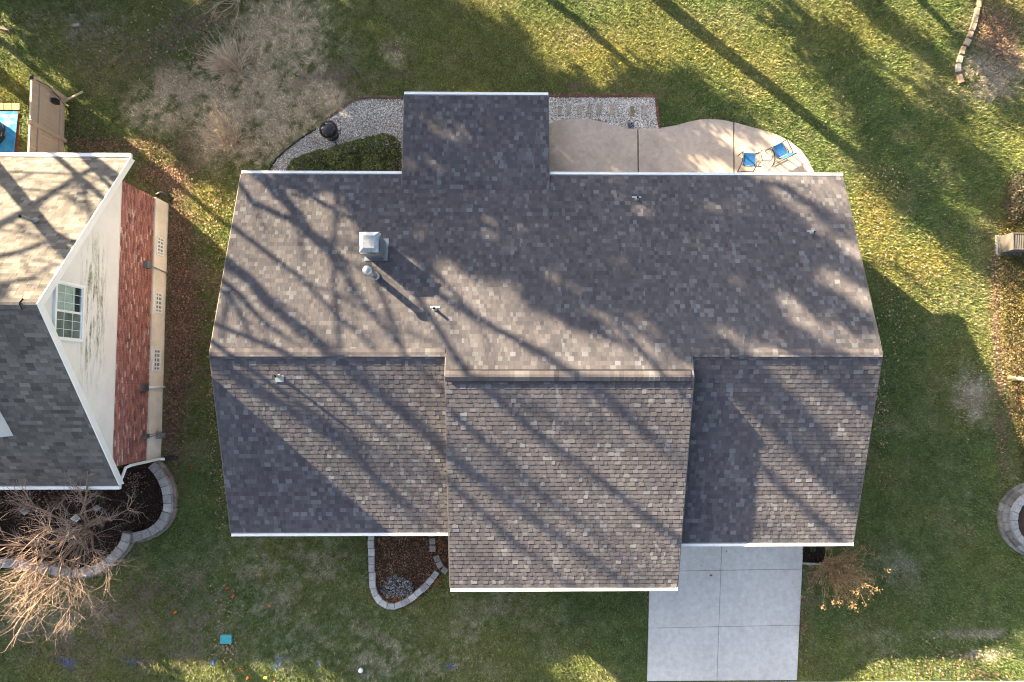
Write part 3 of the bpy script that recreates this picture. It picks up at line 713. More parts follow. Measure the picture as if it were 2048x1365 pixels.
# ------------------------------------------------------------------ neighbour house
NXW = -12.395                      # plane of the gable wall
NRX = -12.30                       # roof edge
NR = (2.04, 6.95); NEF = (-3.31, 2.78); NEB = (7.33, 2.78)
def neighbour():
    h = thing('brick_gable_house', 'house with a brick and siding gable wall beside the lawn at the left edge', 'house', (-16, 2, 0))
    zroof = lambda y: NR[1] + (NEF[1] - NR[1]) * (NR[0] - y) / (NR[0] - NEF[0]) if y < NR[0] else NR[1] + (NEB[1] - NR[1]) * (y - NR[0]) / (NEB[0] - NR[0])
    Y0, Y1 = -2.72, 6.52
    m = MB(); zz = 0.3
    pts = [(Y0, 0), (Y0, zroof(Y0) - zz), (NR[0], NR[1] - zz), (Y1, zroof(Y1) - zz), (Y1, 0)]
    n = len(pts); xa, xb = -34, NXW - 0.06
    m.add([(xa, y, z) for y, z in pts] + [(xb, y, z) for y, z in pts], [tuple(range(n)), tuple(range(n, 2 * n))[::-1]] + [(i, n + i, n + (i + 1) % n, (i + 1) % n) for i in range(n)])
    wall = m.build('wall', M_MORTAR, h, tone=False)
    # foundation
    m = MB(); m.box((NXW - 0.03, (Y0 + Y1) / 2, 0.445), (0.14, Y1 - Y0 + 0.02, 0.97)); fd = m.build('foundation', M_FOUND, h, tone=False)
    # bricks
    br = np.random.default_rng(3); allb = []
    z = 0.945; r = 0; ch = 0.0865
    while z + 0.07 < 3.1:
        y = Y0 - (0.105 if r % 2 else 0)
        while y < Y1:
            a, b = max(y, Y0), min(y + 0.198, Y1); y += 0.212
            if b - a < 0.03: continue
            x1 = NXW + br.uniform(-0.006, 0.006); x0 = NXW - 0.08
            zt = z + 0.068
            V = [(x0, a, z), (x0, b, z), (x0, b, zt), (x0, a, zt), (x1, a, z), (x1, b, z), (x1, b, zt), (x1, a, zt)]
            pale = fbm(np.array([a]), np.array([z * 2]), 0.8, 51)[0]
            c = np.array([0.34, 0.155, 0.135]) * br.uniform(0.78, 1.2)
            if br.random() < 0.07 + 0.7 * max(0, pale - 0.5): c = np.array([0.48, 0.32, 0.29]) * br.uniform(0.75, 1.2)
            if br.random() < 0.10: c = np.array([0.20, 0.10, 0.095])
            allb.append((np.array(V), c))
        z += ch; r += 1
    BF_ = [(4, 5, 6, 7), (3, 7, 6, 2), (0, 1, 5, 4), (0, 4, 7, 3), (1, 2, 6, 5)]
    mid = sorted(range(len(allb)), key=lambda i: np.sum((allb[i][0][4] - np.array([NXW, 1.5, 2.8])) ** 2))
    top = set(mid[:300]); m = MB()
    for i, (V, c) in enumerate(allb):
        if i in top: mesh_obj('brick', V, BF_, M_BRICK, wall, np.tile(c, (8, 1)))
        else: m.add(V, BF_, c)
    m.build('bricks', M_BRICK, wall)['kind'] = 'stuff'
    # siding boards
    z = 3.1; e = 0.13
    m = MB(); m.box((NXW + 0.012, (Y0 + Y1) / 2, 3.09), (0.05, Y1 - Y0 + .06, 0.03)); m.build('brick_ledge', M_WHITEV, h, tone=False)
    def yrange(z):
        t = (z + 0.22 - NEF[1]) / (NR[1] - NEF[1])
        return max(Y0, NEF[0] + (NR[0] - NEF[0]) * t), min(Y1, NEB[0] + (NR[0] - NEB[0]) * t)
    while z < 6.6:
        a0, b0 = yrange(z); a1, b1 = yrange(z + e)
        if b1 - a1 < 0.1: break
        x0, x1 = NXW + 0.028, NXW + 0.010
        V = [(x0, a0, z), (x0, b0, z), (x1, b1, z + e), (x1, a1, z + e), (NXW - .07, a0, z), (NXW - .07, b0, z), (NXW - .07, b1, z + e), (NXW - .07, a1, z + e)]
        mesh_obj('siding_board', V, [(0, 1, 2, 3), (4, 5, 1, 0), (1, 5, 6, 2), (4, 0, 3, 7)], M_SIDING, wall)
        z += e
    # gable window: two sashes side by side
    a = PX(113, 567, NXW); b = PX(166, 684, NXW)
    yT, yB, zT, zB = a[1] , b[1], a[2], b[2]
    yT, yB = max(yT, yB), min(yT, yB); zT, zB = 6.20, 4.90
    yT = PX(140, 567, NXW)[1]; yB = PX(138, 683, NXW)[1]
    def frame(mb, x, y0, y1, z0, z1, w, d):
        mb.box((x, (y0 + y1) / 2, z0 + w / 2), (d, y1 - y0, w)); mb.box((x, (y0 + y1) / 2, z1 - w / 2), (d, y1 - y0, w))
        mb.box((x, y0 + w / 2, (z0 + z1) / 2), (d, w, z1 - z0 - 2 * w)); mb.box((x, y1 - w / 2, (z0 + z1) / 2), (d, w, z1 - z0 - 2 * w))
    m = MB(); frame(m, NXW + 0.04, yB, yT, zB, zT, 0.075, 0.12); win = m.build('window', M_WHITE, h, tone=False)
    m = MB(); m.box((NXW + 0.03, (yB + yT) / 2, (zB + zT) / 2), (0.01, yT - yB - .16, zT - zB - .16)); m.build('blind', M_CURT, win, tone=False)
    m = MB(); m.box((NXW + 0.038, (yB + yT) / 2, zB + 0.24), (0.006, yT - yB - .16, 0.24)); m.build('pane', M_GLASS, win, tone=False)
    ym = (yB + yT) / 2
    m = MB(); m.box((NXW + 0.039, (yB + ym) / 2, (zB + zT) / 2), (0.005, ym - yB - .08, zT - zB - .17)); m.build('pane', plain('dim_glass', (0.12, 0.15, 0.14), 0.15, 0.35, 2.5, spec=0.6), win, tone=False)
    for y0, y1 in ((yB + .07, ym), (ym, yT - .07)):
        m = MB(); frame(m, NXW + 0.055, y0 + .002, y1 - .002, zB + .073, zT - .073, 0.028, 0.03)
        s = m.build('sash', M_WHITE, win, tone=False); m = MB()
        for k in (1, 2): m.box((NXW + 0.052, y0 + (y1 - y0) * k / 3, (zB + zT) / 2), (0.014, 0.011, zT - zB - .2))
        for k in (1, 2): m.box((NXW + 0.048, (y0 + y1) / 2, zB + .08 + (zT - zB - .16) * k / 3), (0.012, y1 - y0 - .06, 0.010))
        m.build('muntin', M_WHITE, win, tone=False)
    # basement windows
    for (xa, ya), (xb, yb) in (((308, 470), (325, 514)), ((305, 582), (321, 628)), ((303, 697), (318, 743))):
        p = PX(xa, ya, NXW + .04); q = PX(xb, yb, NXW + .04)
        z1, z0 = 0.80, 0.30; y1, y0 = p[1], q[1]
        m = MB(); frame(m, NXW + 0.055, y0, y1, z0, z1, 0.06, 0.05); w = m.build('basement_window', M_WHITE, h, tone=False)
        m = MB(); m.box((NXW + 0.043, (y0 + y1) / 2, (z0 + z1) / 2), (0.01, y1 - y0 - .1, z1 - z0 - .1)); m.build('pane', M_BLOCK, w, tone=False)
        m = MB(); m.box((NXW + 0.052, (y0 + y1) / 2, (z0 + z1) / 2), (0.012, y1 - y0 - .12, 0.05))
        for k in range(1, 5): m.box((NXW + 0.054, y0 + (y1 - y0) * k / 5, (z0 + z1) / 2), (0.014, 0.05, z1 - z0 - .12))
        m.build('muntin', M_WHITE, w, tone=False)
    # boxes and conduits on the wall
    def wallbox(px, py, sz, mat, zc):
        p = PX(px, py, NXW + 0.08); m = MB(); m.box((NXW + 0.08, p[1], p[2]), (0.15, sz[0], sz[1])); return m.build('utility_box', mat, h, tone=False), p
    b1, p1 = wallbox(295, 530, (0.24, 0.30), M_GALVD, 0)
    m = MB(); m.tube([(NXW + .1, p1[1], p1[2] - .15), (NXW + .1, p1[1] - .05, 0.5), (NXW + .1, p1[1] - .08, 0.02)], 0.022, 8); m.build('conduit', M_PIPE, b1, True, tone=False)
    b2, p2 = wallbox(289, 775, (0.27, 0.32), M_GALV, 0)
    m = MB(); m.tube([(NXW + .12, p2[1], p2[2] - .16), (NXW + .12, p2[1], 0.02)], 0.04, 8); m.build('conduit', M_WHITE, b2, True, tone=False)
    b3, p3 = wallbox(291, 873, (0.16, 0.26), M_GALV, 0)
    m = MB(); m.tube([(NXW + .12, p3[1] + .03, p3[2]), (NXW + .16, p3[1] + .06, 0.42)], 0.02, 8); m.tube([(NXW + .12, p3[1] - .03, p3[2]), (NXW + .14, p3[1] - .02, 0.42)], 0.02, 8); m.build('conduit', M_PIPE, b3, True, tone=False)
    m = MB(); m.box((NXW + .2, p3[1] - .02, 0.42), (0.22, 0.26, 0.2)); m.tube([(NXW + .31, p3[1] - .02, .42), (NXW + .38, p3[1] - .02, .42)], 0.07, 12); m.tube([(NXW + .2, p3[1] - .02, .32), (NXW + .2, p3[1] - .02, 0)], 0.02, 8); m.build('gas_meter', M_GALV, h, tone=False)
    # roof decks
    m = MB(); xw = -34
    m.slab([(xw, NEF[0], NEF[1]), (NRX, NEF[0], NEF[1]), (NRX, NR[0], NR[1]), (xw, NR[0], NR[1])], 0.16)
    m.slab([(xw, NR[0] + .003, NR[1]), (NRX, NR[0] + .003, NR[1]), (NRX, NEB[0], NEB[1]), (xw, NEB[0], NEB[1])], 0.163)
    roof = m.build('roof', M_DECK, h, tone=False)
    lF = math.hypot(NR[0] - NEF[0], NR[1] - NEF[1]); lB = math.hypot(NEB[0] - NR[0], NR[1] - NEB[1])
    it = shingle_slope((-22, NEF[0], NEF[1]), (1, 0, 0), (0, NR[0] - NEF[0], NR[1] - NEF[1]), lF, lambda v: (0, NRX + 22), 0.143, (0.16, 0.34), PAL_NEIGH, 11)
    it += shingle_slope((-22, NEB[0], NEB[1]), (1, 0, 0), (0, NR[0] - NEB[0], NR[1] - NEB[1]), lB, lambda v: (0, NRX + 22), 0.143, (0.16, 0.34), PAL_NEIGH, 12)
    lay_shingles(roof, it, 300, M_SHING2)
    sf = (NR[1] - NEF[1]) / (NR[0] - NEF[0])
    m = MB()
    for s in (-1, 1): m.slab([(-20, NR[0], NR[1] + .06), (-20, NR[0] + s * .16, NR[1] + .06 - .16 * sf), (NRX - .42, NR[0] + s * .16, NR[1] + .06 - .16 * sf), (NRX - .42, NR[0], NR[1] + .06)][::s], 0.03)
    m.build('ridge_vent', M_BLKPL, roof, tone=False)
    PALR = [((0.12, 0.115, 0.11), 0.5), ((0.15, 0.145, 0.14), 0.5)]
    ridge_caps(roof, -20, NRX - .42, NR[0], NR[1], sf, sf, 0.15, 0.15, 0.066, PALR, 21)
    ridge_caps(roof, NRX - .42, NRX, NR[0], NR[1], sf, sf, 0.14, 0.14, 0.02, PALR, 22)
    # white rake boards
    m = MB()
    def rake(p, q, hg=0.26):
        (ya, za), (yb, zb) = p, q
        for x0, x1, dz, hh in ((NRX + .002, NRX + .03, 0.022, hg), ):
            m.add([(x0, ya, za + dz), (x0, yb, zb + dz), (x0, yb, zb - hh), (x0, ya, za - hh), (x1, ya, za + dz), (x1, yb, zb + dz), (x1, yb, zb - hh), (x1, ya, za - hh)], [(0, 1, 2, 3), (7, 6, 5, 4), (0, 4, 5, 1), (3, 2, 6, 7), (1, 5, 6, 2), (0, 3, 7, 4)])
    rake(NEF, NR); m.build('rake_board', M_WHITE, h, tone=False)
    m = MB(); rake(NR, NEB); m.build('rake_board', M_WHITE, h, tone=False)
    # gutters
    gutter(h, -24, NRX + .03, NEB[0] + .01, NEB[1] + .03, 1, 0.15); gutter(h, -24, NRX + .03, NEF[0] - .01, NEF[1] + .03, -1, 0.13)
    # downspouts with black drain pipes
    m = MB(); c = (NXW + .10, Y0 - .05)
    m.tube([(NRX - .1, NEF[0] - .08, 2.62), (NXW + .06, Y0 - .1, 2.35), (c[0], c[1], 2.1), (c[0], c[1], 0.25), (c[0] + .12, c[1] - .02, 0.12)], 0.05, 8); ds = m.build('downspout', M_WHITE, h, tone=False)
    m = MB(); m.tube([(c[0] + .1, c[1] - .02, 0.10), (c[0] + .3, c[1] - .0, 0.07), (c[0] + .55, c[1] + .04, 0.06)], 0.06, 10); m.build('drain_hose', M_BLKPL, ds, True, tone=False)
    m = MB(); q = P(322, 388, .1)
    ds = h
    m.tube([P(312, 391, .22), P(322, 386, .16), P(334, 391, .1), P(341, 402, .07)], 0.065, 10); m.build('drain_hose', M_BLKPL, ds, True, tone=False)
    # vent pipe on the rear slope
    p = P(40, 433, 5.45); y = p[1]; z = zroof(y)
    m = MB(); m.tube([(p[0], y, z - .02), (p[0], y, 5.45)], 0.05, 12, cap=False); vp = m.build('vent_pipe', M_PIPE, h, True, tone=False)
    m = MB(); m.lathe([(0.045, -.02), (0.044, -.01)], (p[0], y, 5.44), 12); m.build('pipe_hollow', M_HOLE, vp, tone=False)
    m = MB(); m.lathe([(0.13, -.04), (0.06, 0.1)], (p[0], y, z), 12); m.build('flashing', M_PIPE, vp, tone=False)
    # dormer at the left edge
    f = P(27, 872, 4.0)
    for z in np.arange(3, 6.5, 0.01):
        f = P(27, 872, z)
        if zroof(f[1]) <= z: break
    yb = f[1] + 1.1
    x1 = f[0]; x0 = x1 - 1.9; zt = zroof(yb) + .02
    m = MB()
    m.add([(x1, f[1], f[2] - .1), (x1, f[1], zt), (x1, yb, zt), (x0, f[1], f[2] - .1), (x0, f[1], zt), (x0, yb, zt)], [(0, 2, 1), (3, 4, 5), (0, 1, 4, 3), (1, 2, 5, 4)])
    dm = m.build('dormer', M_WHITE, h, tone=False)
    m = MB(); m.box(((x0 + x1) / 2, f[1] - .02, (f[2] + zt) / 2), (1.3, 0.05, zt - f[2] - .2)); m.build('window', M_GLASS, dm, tone=False)
    ya, ym = f[1] - .15, (x0 + x1) / 2
    m = MB()
    for s in (-1, 1):
        xe = ym + s * 1.0
        m.slab([(ym, ya, zt + .55), (ym, yb + .75, zt + .55), (xe, yb, zt), (xe, ya, zt)][::s], 0.08)
    m.build('dormer_roof', M_DECK, dm, tone=False)
neighbour()

# ------------------------------------------------------------------ fence and terrace at the left edge
def fence():
    X = -16.25
    y1 = P(122, 204)[1]; y0 = 6.75
    f = thing('vinyl_fence', 'tan vinyl privacy fence running out from behind the brick gable house', 'fence', (X, (y0 + y1) / 2, 0))
    hgt = 1.85
    y = y0; 
    r = np.random.default_rng(5)
    while y < y1 - 0.05:
        w = 0.145; m = MB(); m.box((X + r.uniform(-.004, .004), y + w / 2, hgt / 2 + .03), (0.022, w - 0.007, hgt - .06)); m.build('picket', M_TAN, f, tone=False); y += w
    for z in (0.32, 1.45):
        m = MB(); m.box((X + 0.045, (y0 + y1) / 2, z), (0.05, y1 - y0, 0.13)); m.build('rail', M_TAN, f, tone=False)
    m = MB(); m.box((X, (y0 + y1) / 2, hgt + .012), (0.06, y1 - y0, 0.035)); m.build('top_rail', M_TAN, f, tone=False)
    for y in (y1 + .06, P(118, 283)[1], y0 - .1):
        m = MB(); m.box((X + .03, y, hgt / 2 + .03), (0.13, 0.13, hgt + .1)); p = m.build('post', M_TAN, f, tone=False)
        m = MB(); w = 0.08
        m.add([(X + .03 - w, y - w, hgt + .08), (X + .03 + w, y - w, hgt + .08), (X + .03 + w, y + w, hgt + .08), (X + .03 - w, y + w, hgt + .08), (X + .03, y, hgt + .16)], [(3, 2, 1, 0), (0, 1, 4), (1, 2, 4), (2, 3, 4), (3, 0, 4)])
        m.build('post_cap', M_BLKPL if y > y1 else M_TAN, p, tone=False)
    # open gate post stub and lamp box on the end
    g = P(120, 196)
    m = MB(); m.tube([(X + .1, y1 + .02, 1.8), (X + .14, y1 + .06, 1.2), (X + .12, y1 - .1, 0.6), (X + .15, y1 - .3, .2), (X + .12, y1 - 1.0, .05)], 0.012, 5); m.build('cable', M_BLKPL, f, True, tone=False)
    q = PX(111, 203, X + .16)
    m = MB(); m.box((X + .16, q[1], max(q[2], .35)), (0.16, 0.18, 0.22)); m.tube([(X + .16, q[1] + .02, .3), (X + .16, q[1] + .02, 0)], 0.02, 6); m.build('lamp_box', M_BLKPL, f, tone=False)
    m = MB(); m.box((X + .42, y1 + .1, 0.25), (0.75, 0.05, 0.06), 0.5); m.build('gate_stub', M_TAN, f, tone=False)
fence()
def terrace():
    t = thing('terrace', None, None, P(10, 260)); t['kind'] = 'structure'
    r = np.random.default_rng(8)
    for i in range(7):
        x0 = -70 + i * 16; q = [(x0, 208), (x0 + 15, 208), (x0 + 15, 221), (x0, 221)]
        m = MB(); m.prism([p[:2] for p in pp(q)][::-1], -.05, .06, np.array([0.40, 0.27, 0.15]) * r.uniform(.85, 1.15)); m.build('paver', M_STONE, t)
    m = MB(); m.prism([p[:2] for p in pp([(-70, 222), (41, 222), (41, 320), (-70, 320)])][::-1], -.05, .03, (0.11, 0.055, 0.03)); m.build('mulch', M_STONE, t)
    n = 14; V = []; F = []
    for j in range(n + 1):
        for i in range(n + 1):
            px = -60 + (96 - 8 * j / n) * i / n; py = 223 + 87 * j / n
            p = P(px, py, 0.05 + 0.035 * r.random()); V.append(p)
    F = [(j * (n + 1) + i, j * (n + 1) + i + 1, (j + 1) * (n + 1) + i + 1, (j + 1) * (n + 1) + i) for j in range(n) for i in range(n)]
    o = mesh_obj('tarp', V, F, M_TARP, None, None, False, P(0, 265)); tag(o, 'crumpled blue tarp spread on the ground behind the tan fence', 'tarp')
    c = P(-14, 268, .0)
    b = thing('tub', 'round black tub standing on the blue tarp at the left edge', 'tub', (c[0], c[1], 0.06))
    m = MB(); m.lathe([(0.52, 0.0), (0.58, 0.25), (0.60, 0.62), (0.60, 0.66), (0.55, 0.66), (0.53, 0.5)], (c[0], c[1], 0.06), 32); m.build('shell', M_BLKPL, b, True, tone=False)
    m = MB(); m.lathe([(0.53, 0.0), (0.53, 0.02)], (c[0], c[1], 0.60), 32); m.build('cover', M_TEAL, b, tone=False)
    for k, (w, z) in enumerate(((0.1, .45), (-0.25, .3), (0.3, .25), (-.1, .15))):
        m = MB(); m.box((c[0] + .595 * math.cos(w), c[1] + .595 * math.sin(w), .06 + z), (0.02, 0.16, 0.018), w); m.build('vent_slot', M_PIPE, b, tone=False)
terrace()

# ------------------------------------------------------------------ loose stone, mulch, edging
ICO_V = np.array([(1, 0, 0), (-1, 0, 0), (0, 1, 0), (0, -1, 0), (0, 0, 1), (0, 0, -1)], float)
ICO_F = np.array([(0, 2, 4), (2, 1, 4), (1, 3, 4), (3, 0, 4), (2, 0, 5), (1, 2, 5), (3, 1, 5), (0, 3, 5)])
def scatter_poly(poly, n):
    poly = np.asarray(poly); lo = poly.min(0); hi = poly.max(0); out = np.zeros((0, 2))
    while len(out) < n:
        q = rng.uniform(lo, hi, (n * 2, 2)); out = np.vstack([out, q[inpoly(q[:, 0], q[:, 1], poly)]])
    return out[:n]
def pebbles(name, poly, n, size, cols, z=0.0, excl=None, parent=None):
    q = scatter_poly(poly, n)
    if excl is not None:
        k = ~excl(q[:, 0], q[:, 1]); q = q[k]
    n = len(q)
    s = rng.uniform(size[0], size[1], (n, 1)) * np.stack([rng.uniform(.7, 1.3, n), rng.uniform(.6, 1.0, n), rng.uniform(.5, .8, n)], 1)
    A = rng.uniform(0, 2 * np.pi, n); ca, sa = np.cos(A), np.sin(A)
    V = ICO_V[None] * s[:, None, :] / 2 * rng.uniform(.8, 1.2, (n, 6, 1))
    X = V[..., 0] * ca[:, None] - V[..., 1] * sa[:, None]; Y = V[..., 0] * sa[:, None] + V[..., 1] * ca[:, None]
    V = np.stack([X + q[:, :1], Y + q[:, 1:], V[..., 2] + z + rng.uniform(0, size[1] * .5, (n, 1))], -1)
    T = V[:, ICO_F].reshape(n * 8, 3, 3)
    c = np.array(cols)[rng.integers(0, len(cols), n)] * rng.uniform(.8, 1.15, (n, 1))
    o = tri_obj(name, T, M_PEB, np.repeat(c, 8, 0), parent); o['kind'] = 'stuff'
    return o
WHITES = [(0.84, 0.82, 0.80), (0.76, 0.74, 0.72), (0.88, 0.87, 0.86), (0.68, 0.63, 0.59), (0.42, 0.38, 0.35), (0.74, 0.64, 0.56), (0.14, 0.13, 0.12)]
def off_patio(x, y): return inpoly(x, y, REG['PATIO']) | inpoly(x, y, REG['H'])
pebbles('gravel', REG['GL'], 12000, (0.028, 0.06), WHITES, 0.005, off_patio)
pebbles('gravel', REG['GR'], 8500, (0.028, 0.06), WHITES, 0.005, off_patio)
GREYS = [(0.16, 0.17, 0.19), (0.10, 0.105, 0.115), (0.24, 0.25, 0.27), (0.06, 0.06, 0.065), (0.32, 0.33, 0.35)]

def chips(name, poly, n, size, cols, z=0.01, excl=None, h=0.03, mat=None):
    q = scatter_poly(poly, n)
    if excl is not None: q = q[~excl(q[:, 0], q[:, 1])]
    n = len(q); A = rng.uniform(0, 2 * np.pi, n); L = rng.uniform(*size, n); W = L * rng.uniform(.25, .6, n)
    tx = rng.normal(0, .35, n); d = np.stack([np.cos(A), np.sin(A), tx], 1) * L[:, None] / 2; s = np.stack([-np.sin(A), np.cos(A), rng.normal(0, .4, n)], 1) * W[:, None] / 2
    c = np.stack([q[:, 0], q[:, 1], z + rng.uniform(0.01, h, n)], 1)
    V = np.stack([c - d, c - s, c + d, c + s], 1)
    col = np.array(cols)[rng.integers(0, len(cols), n)] * rng.uniform(.65, 1.3, (n, 1)) * (0.35 + 1.15 * fbm(q[:, 0], q[:, 1], .5, 91))[:, None]
    o = tri_obj(name, V, mat or M_LEAF, col, k=4); o['kind'] = 'stuff'
BROWNS = [(0.15, 0.08, 0.05), (0.10, 0.055, 0.036), (0.21, 0.13, 0.085), (0.065, 0.038, 0.027), (0.28, 0.20, 0.145)]
chips('mulch', REG['BF'], 7000, (0.03, 0.09), BROWNS, 0.02)
patch = [p[:2] for p in pp([(760, 1180), (768, 1160), (790, 1148), (812, 1155), (828, 1170), (825, 1188), (805, 1196), (790, 1192), (775, 1196)])]
pebbles('gravel', patch, 700, (0.03, 0.07), GREYS, 0.055)
DARKS = [(0.03, 0.02, 0.018), (0.05, 0.03, 0.025), (0.02, 0.014, 0.013), (0.09, 0.05, 0.03)]
chips('mulch', REG['BN'], 9000, (0.03, 0.09), DARKS + [(0.13, 0.07, 0.04)], 0.02)
chips('mulch', REG['BR'], 900, (0.03, 0.09), DARKS, 0.02)

def resample(pts, step):
    pts = np.asarray(pts, float); seg = np.linalg.norm(np.diff(pts, axis=0), axis=1); s = np.concatenate([[0], np.cumsum(seg)])
    n = max(1, int(round(s[-1] / step))); t = np.linspace(0, s[-1], n + 1)
    return np.stack([np.interp(t, s, pts[:, k]) for k in range(2)], 1)
def smooth(pts, it=2):
    pts = np.asarray(pts, float)
    for _ in range(it):
        q = [pts[0]]
        for a, b in zip(pts[:-1], pts[1:]): q += [a * .75 + b * .25, a * .25 + b * .75]
        q.append(pts[-1]); pts = np.array(q)
    return pts
def block_row(parent, wpts, step, width, z0, z1, cols, gap=0.012, mat=M_STONE, name='block', jit=0.012, seed=0, lean=0.0):
    r = np.random.default_rng(100 + seed)
    q = resample(wpts, step); n = len(q)
    tan = np.gradient(q, axis=0); tan /= np.linalg.norm(tan, axis=1)[:, None]; nor = np.stack([-tan[:, 1], tan[:, 0]], 1)
    for i in range(n - 1):
        w = width * r.uniform(.94, 1.06); zt = z1 + r.uniform(-jit, jit); oj = r.uniform(-jit, jit)
        a0, a1 = q[i] + tan[i] * gap / 2 + nor[i] * oj, q[i + 1] - tan[i + 1] * gap / 2 + nor[i + 1] * oj
        bv = 0.012
        c4 = [a0 + nor[i] * w / 2, a0 - nor[i] * w / 2, a1 - nor[i + 1] * w / 2, a1 + nor[i + 1] * w / 2]
        ce = sum(c4) / 4
        V = [(*c, z0) for c in c4] + [(*c, zt - bv) for c in c4] + [(*(c + (ce - c) / np.linalg.norm(ce - c) * bv * 1.4), zt + r.uniform(-.003, .003)) for c in c4]
        F = [(8, 9, 10, 11)] + [(k, (k + 1) % 4, 4 + (k + 1) % 4, 4 + k) for k in range(4)] + [(4 + k, 4 + (k + 1) % 4, 8 + (k + 1) % 4, 8 + k) for k in range(4)]
        c = np.array(cols[r.integers(0, len(cols))]) * r.uniform(.85, 1.15)
        mesh_obj(name, V, F, mat, parent, np.tile(c, (12, 1)))
def wp(pts, z, s, ox, oy): return np.array([P(ox + a / s, oy + b / s, z)[:2] for a, b in pts])
STONES = [(0.30, 0.30, 0.31), (0.34, 0.34, 0.35), (0.27, 0.27, 0.28), (0.38, 0.37, 0.37)]
t = thing('stone_edging', 'curved grey stone block edging round the mulch bed below the front gutter', 'edging', P(790, 1180))
line = smooth(wp([(258, 60), (258, 170), (255, 300), (262, 480), (268, 600), (272, 760), (290, 900), (345, 1005), (430, 1068), (520, 1085), (610, 1068), (720, 1008), (830, 928), (920, 850), (1010, 750), (1085, 650)], .15, 6.2045, 700, 1040), 2)
block_row(t, line, 0.285, 0.215, -.05, 0.15, STONES, seed=1)
t = thing('path_border', 'loose line of weathered stone blocks at the edge of the centre roof', 'border', P(866, 1100))
for (a, b), ang in (((1010, 170), 0.05), ((1022, 265), 0.02), ((1025, 355), -.03), ((1078, 480), 0.35), ((1112, 555), 0.5), ((1175, 625), 0.95)):
    p = P(700 + a / 6.2045, 1040 + b / 6.2045, .08)
    m = MB(); c = np.array([0.20, 0.19, 0.18]) * random.uniform(.8, 1.2)
    m.box((p[0], p[1], .05), (0.21, 0.215, 0.16), ang, c); m.build('block', M_STONE, t)
t = thing('retaining_wall', 'low curved stone block wall round the dark bed beside the brick gable house', 'wall', P(330, 1010))
lobe1 = [(1030, 170), (1085, 230), (1125, 310), (1142, 400), (1138, 490), (1105, 565), (1045, 620), (975, 655), (905, 668)]
lobe2 = [(862, 640), (850, 690), (815, 755), (755, 820), (680, 875), (595, 908), (490, 915), (380, 900), (250, 872), (120, 850), (0, 838), (-220, 830)]
CAPS = [(0.27, 0.265, 0.265), (0.32, 0.31, 0.31), (0.24, 0.235, 0.235), (0.35, 0.34, 0.33)]; LOW = [(0.22, 0.18, 0.15), (0.18, 0.15, 0.13), (0.26, 0.21, 0.17)]
for i, lb in enumerate((lobe1, lobe2)):
    L_ = smooth(wp(lb, .36, 3.4125, 0, 880), 2)
    block_row(t, L_, 0.30, 0.30, .20, 0.36, CAPS, seed=10 + i)
    L2 = smooth(wp(lb, .36, 3.4125, 0, 880), 2)
    tn = np.gradient(L2, axis=0); tn /= np.linalg.norm(tn, axis=1)[:, None]; L2 = L2 + np.stack([-tn[:, 1], tn[:, 0]], 1) * (0.07 if True else 0)
    block_row(t, L2, 0.34, 0.34, -.06, 0.195, LOW, seed=20 + i, mat=M_STONE)
t = thing('ring_wall', 'round stacked grey stone wall of a tree ring at the right edge', 'wall', P(2075, 1040))
c = P(2078, 1042, .3)
for k, (rr, z0, z1, cc) in enumerate(((1.22, -.05, .14, [(0.17,.165,.16),(.22,.215,.21),(.13,.125,.12)]), (1.12, .145, .29, [(0.18,.175,.17),(.23,.225,.22),(.14,.135,.13)]), (0.98, .295, .42, [(0.32, 0.32, 0.33), (0.27, 0.27, 0.28)]))):
    a = np.linspace(0.06 * k, 2 * math.pi + .06 * k, 60); block_row(t, np.stack([c[0] + rr * np.cos(a), c[1] + rr * np.sin(a)], 1), 0.29, 0.24, z0, z1, cc, seed=30 + k)
m = MB(); m.lathe([(0.9, 0), (0.9, 0.3)], (c[0], c[1], 0), 24, (0.05, 0.035, 0.025)); m.build('soil', M_STONE, t)

t = thing('log_edging', 'line of pale stone pieces edging the leaf bed in the upper right corner', 'edging', P(1935, 80))
for (a, b), (a2, b2), wv, cc in (((560, 20), (560, 95), .15, (0.36, .28, .19)), ((548, 100), (535, 175), .15, (.42, .33, .22)), ((530, 180), (518, 250), .16, (.42, .33, .22)), ((515, 255), (488, 335), .17, (.42, .33, .23)), ((482, 345), (462, 405), .16, (.36, .28, .2)), ((455, 425), (425, 490), .2, (.36, .29, .2)), ((400, 505), (382, 580), .16, (.36, .28, .2)), ((370, 600), (355, 670), .17, (.33, .27, .2)), ((346, 685), (346, 768), .17, (.33, .31, .3)), ((352, 798), (380, 878), .19, (.42, .31, .2))):
    p, q = P(1848 + a / 5.25, b / 5.25), P(1848 + a2 / 5.25, b2 / 5.25); dd = q - p; L = np.linalg.norm(dd)
    m = MB(); m.box(((p + q) / 2)[:2].tolist() + [.05], (L, wv, .14), math.atan2(dd[1], dd[0]), np.array(cc) * random.uniform(.9, 1.1)); m.build('stone', M_STONE, t)

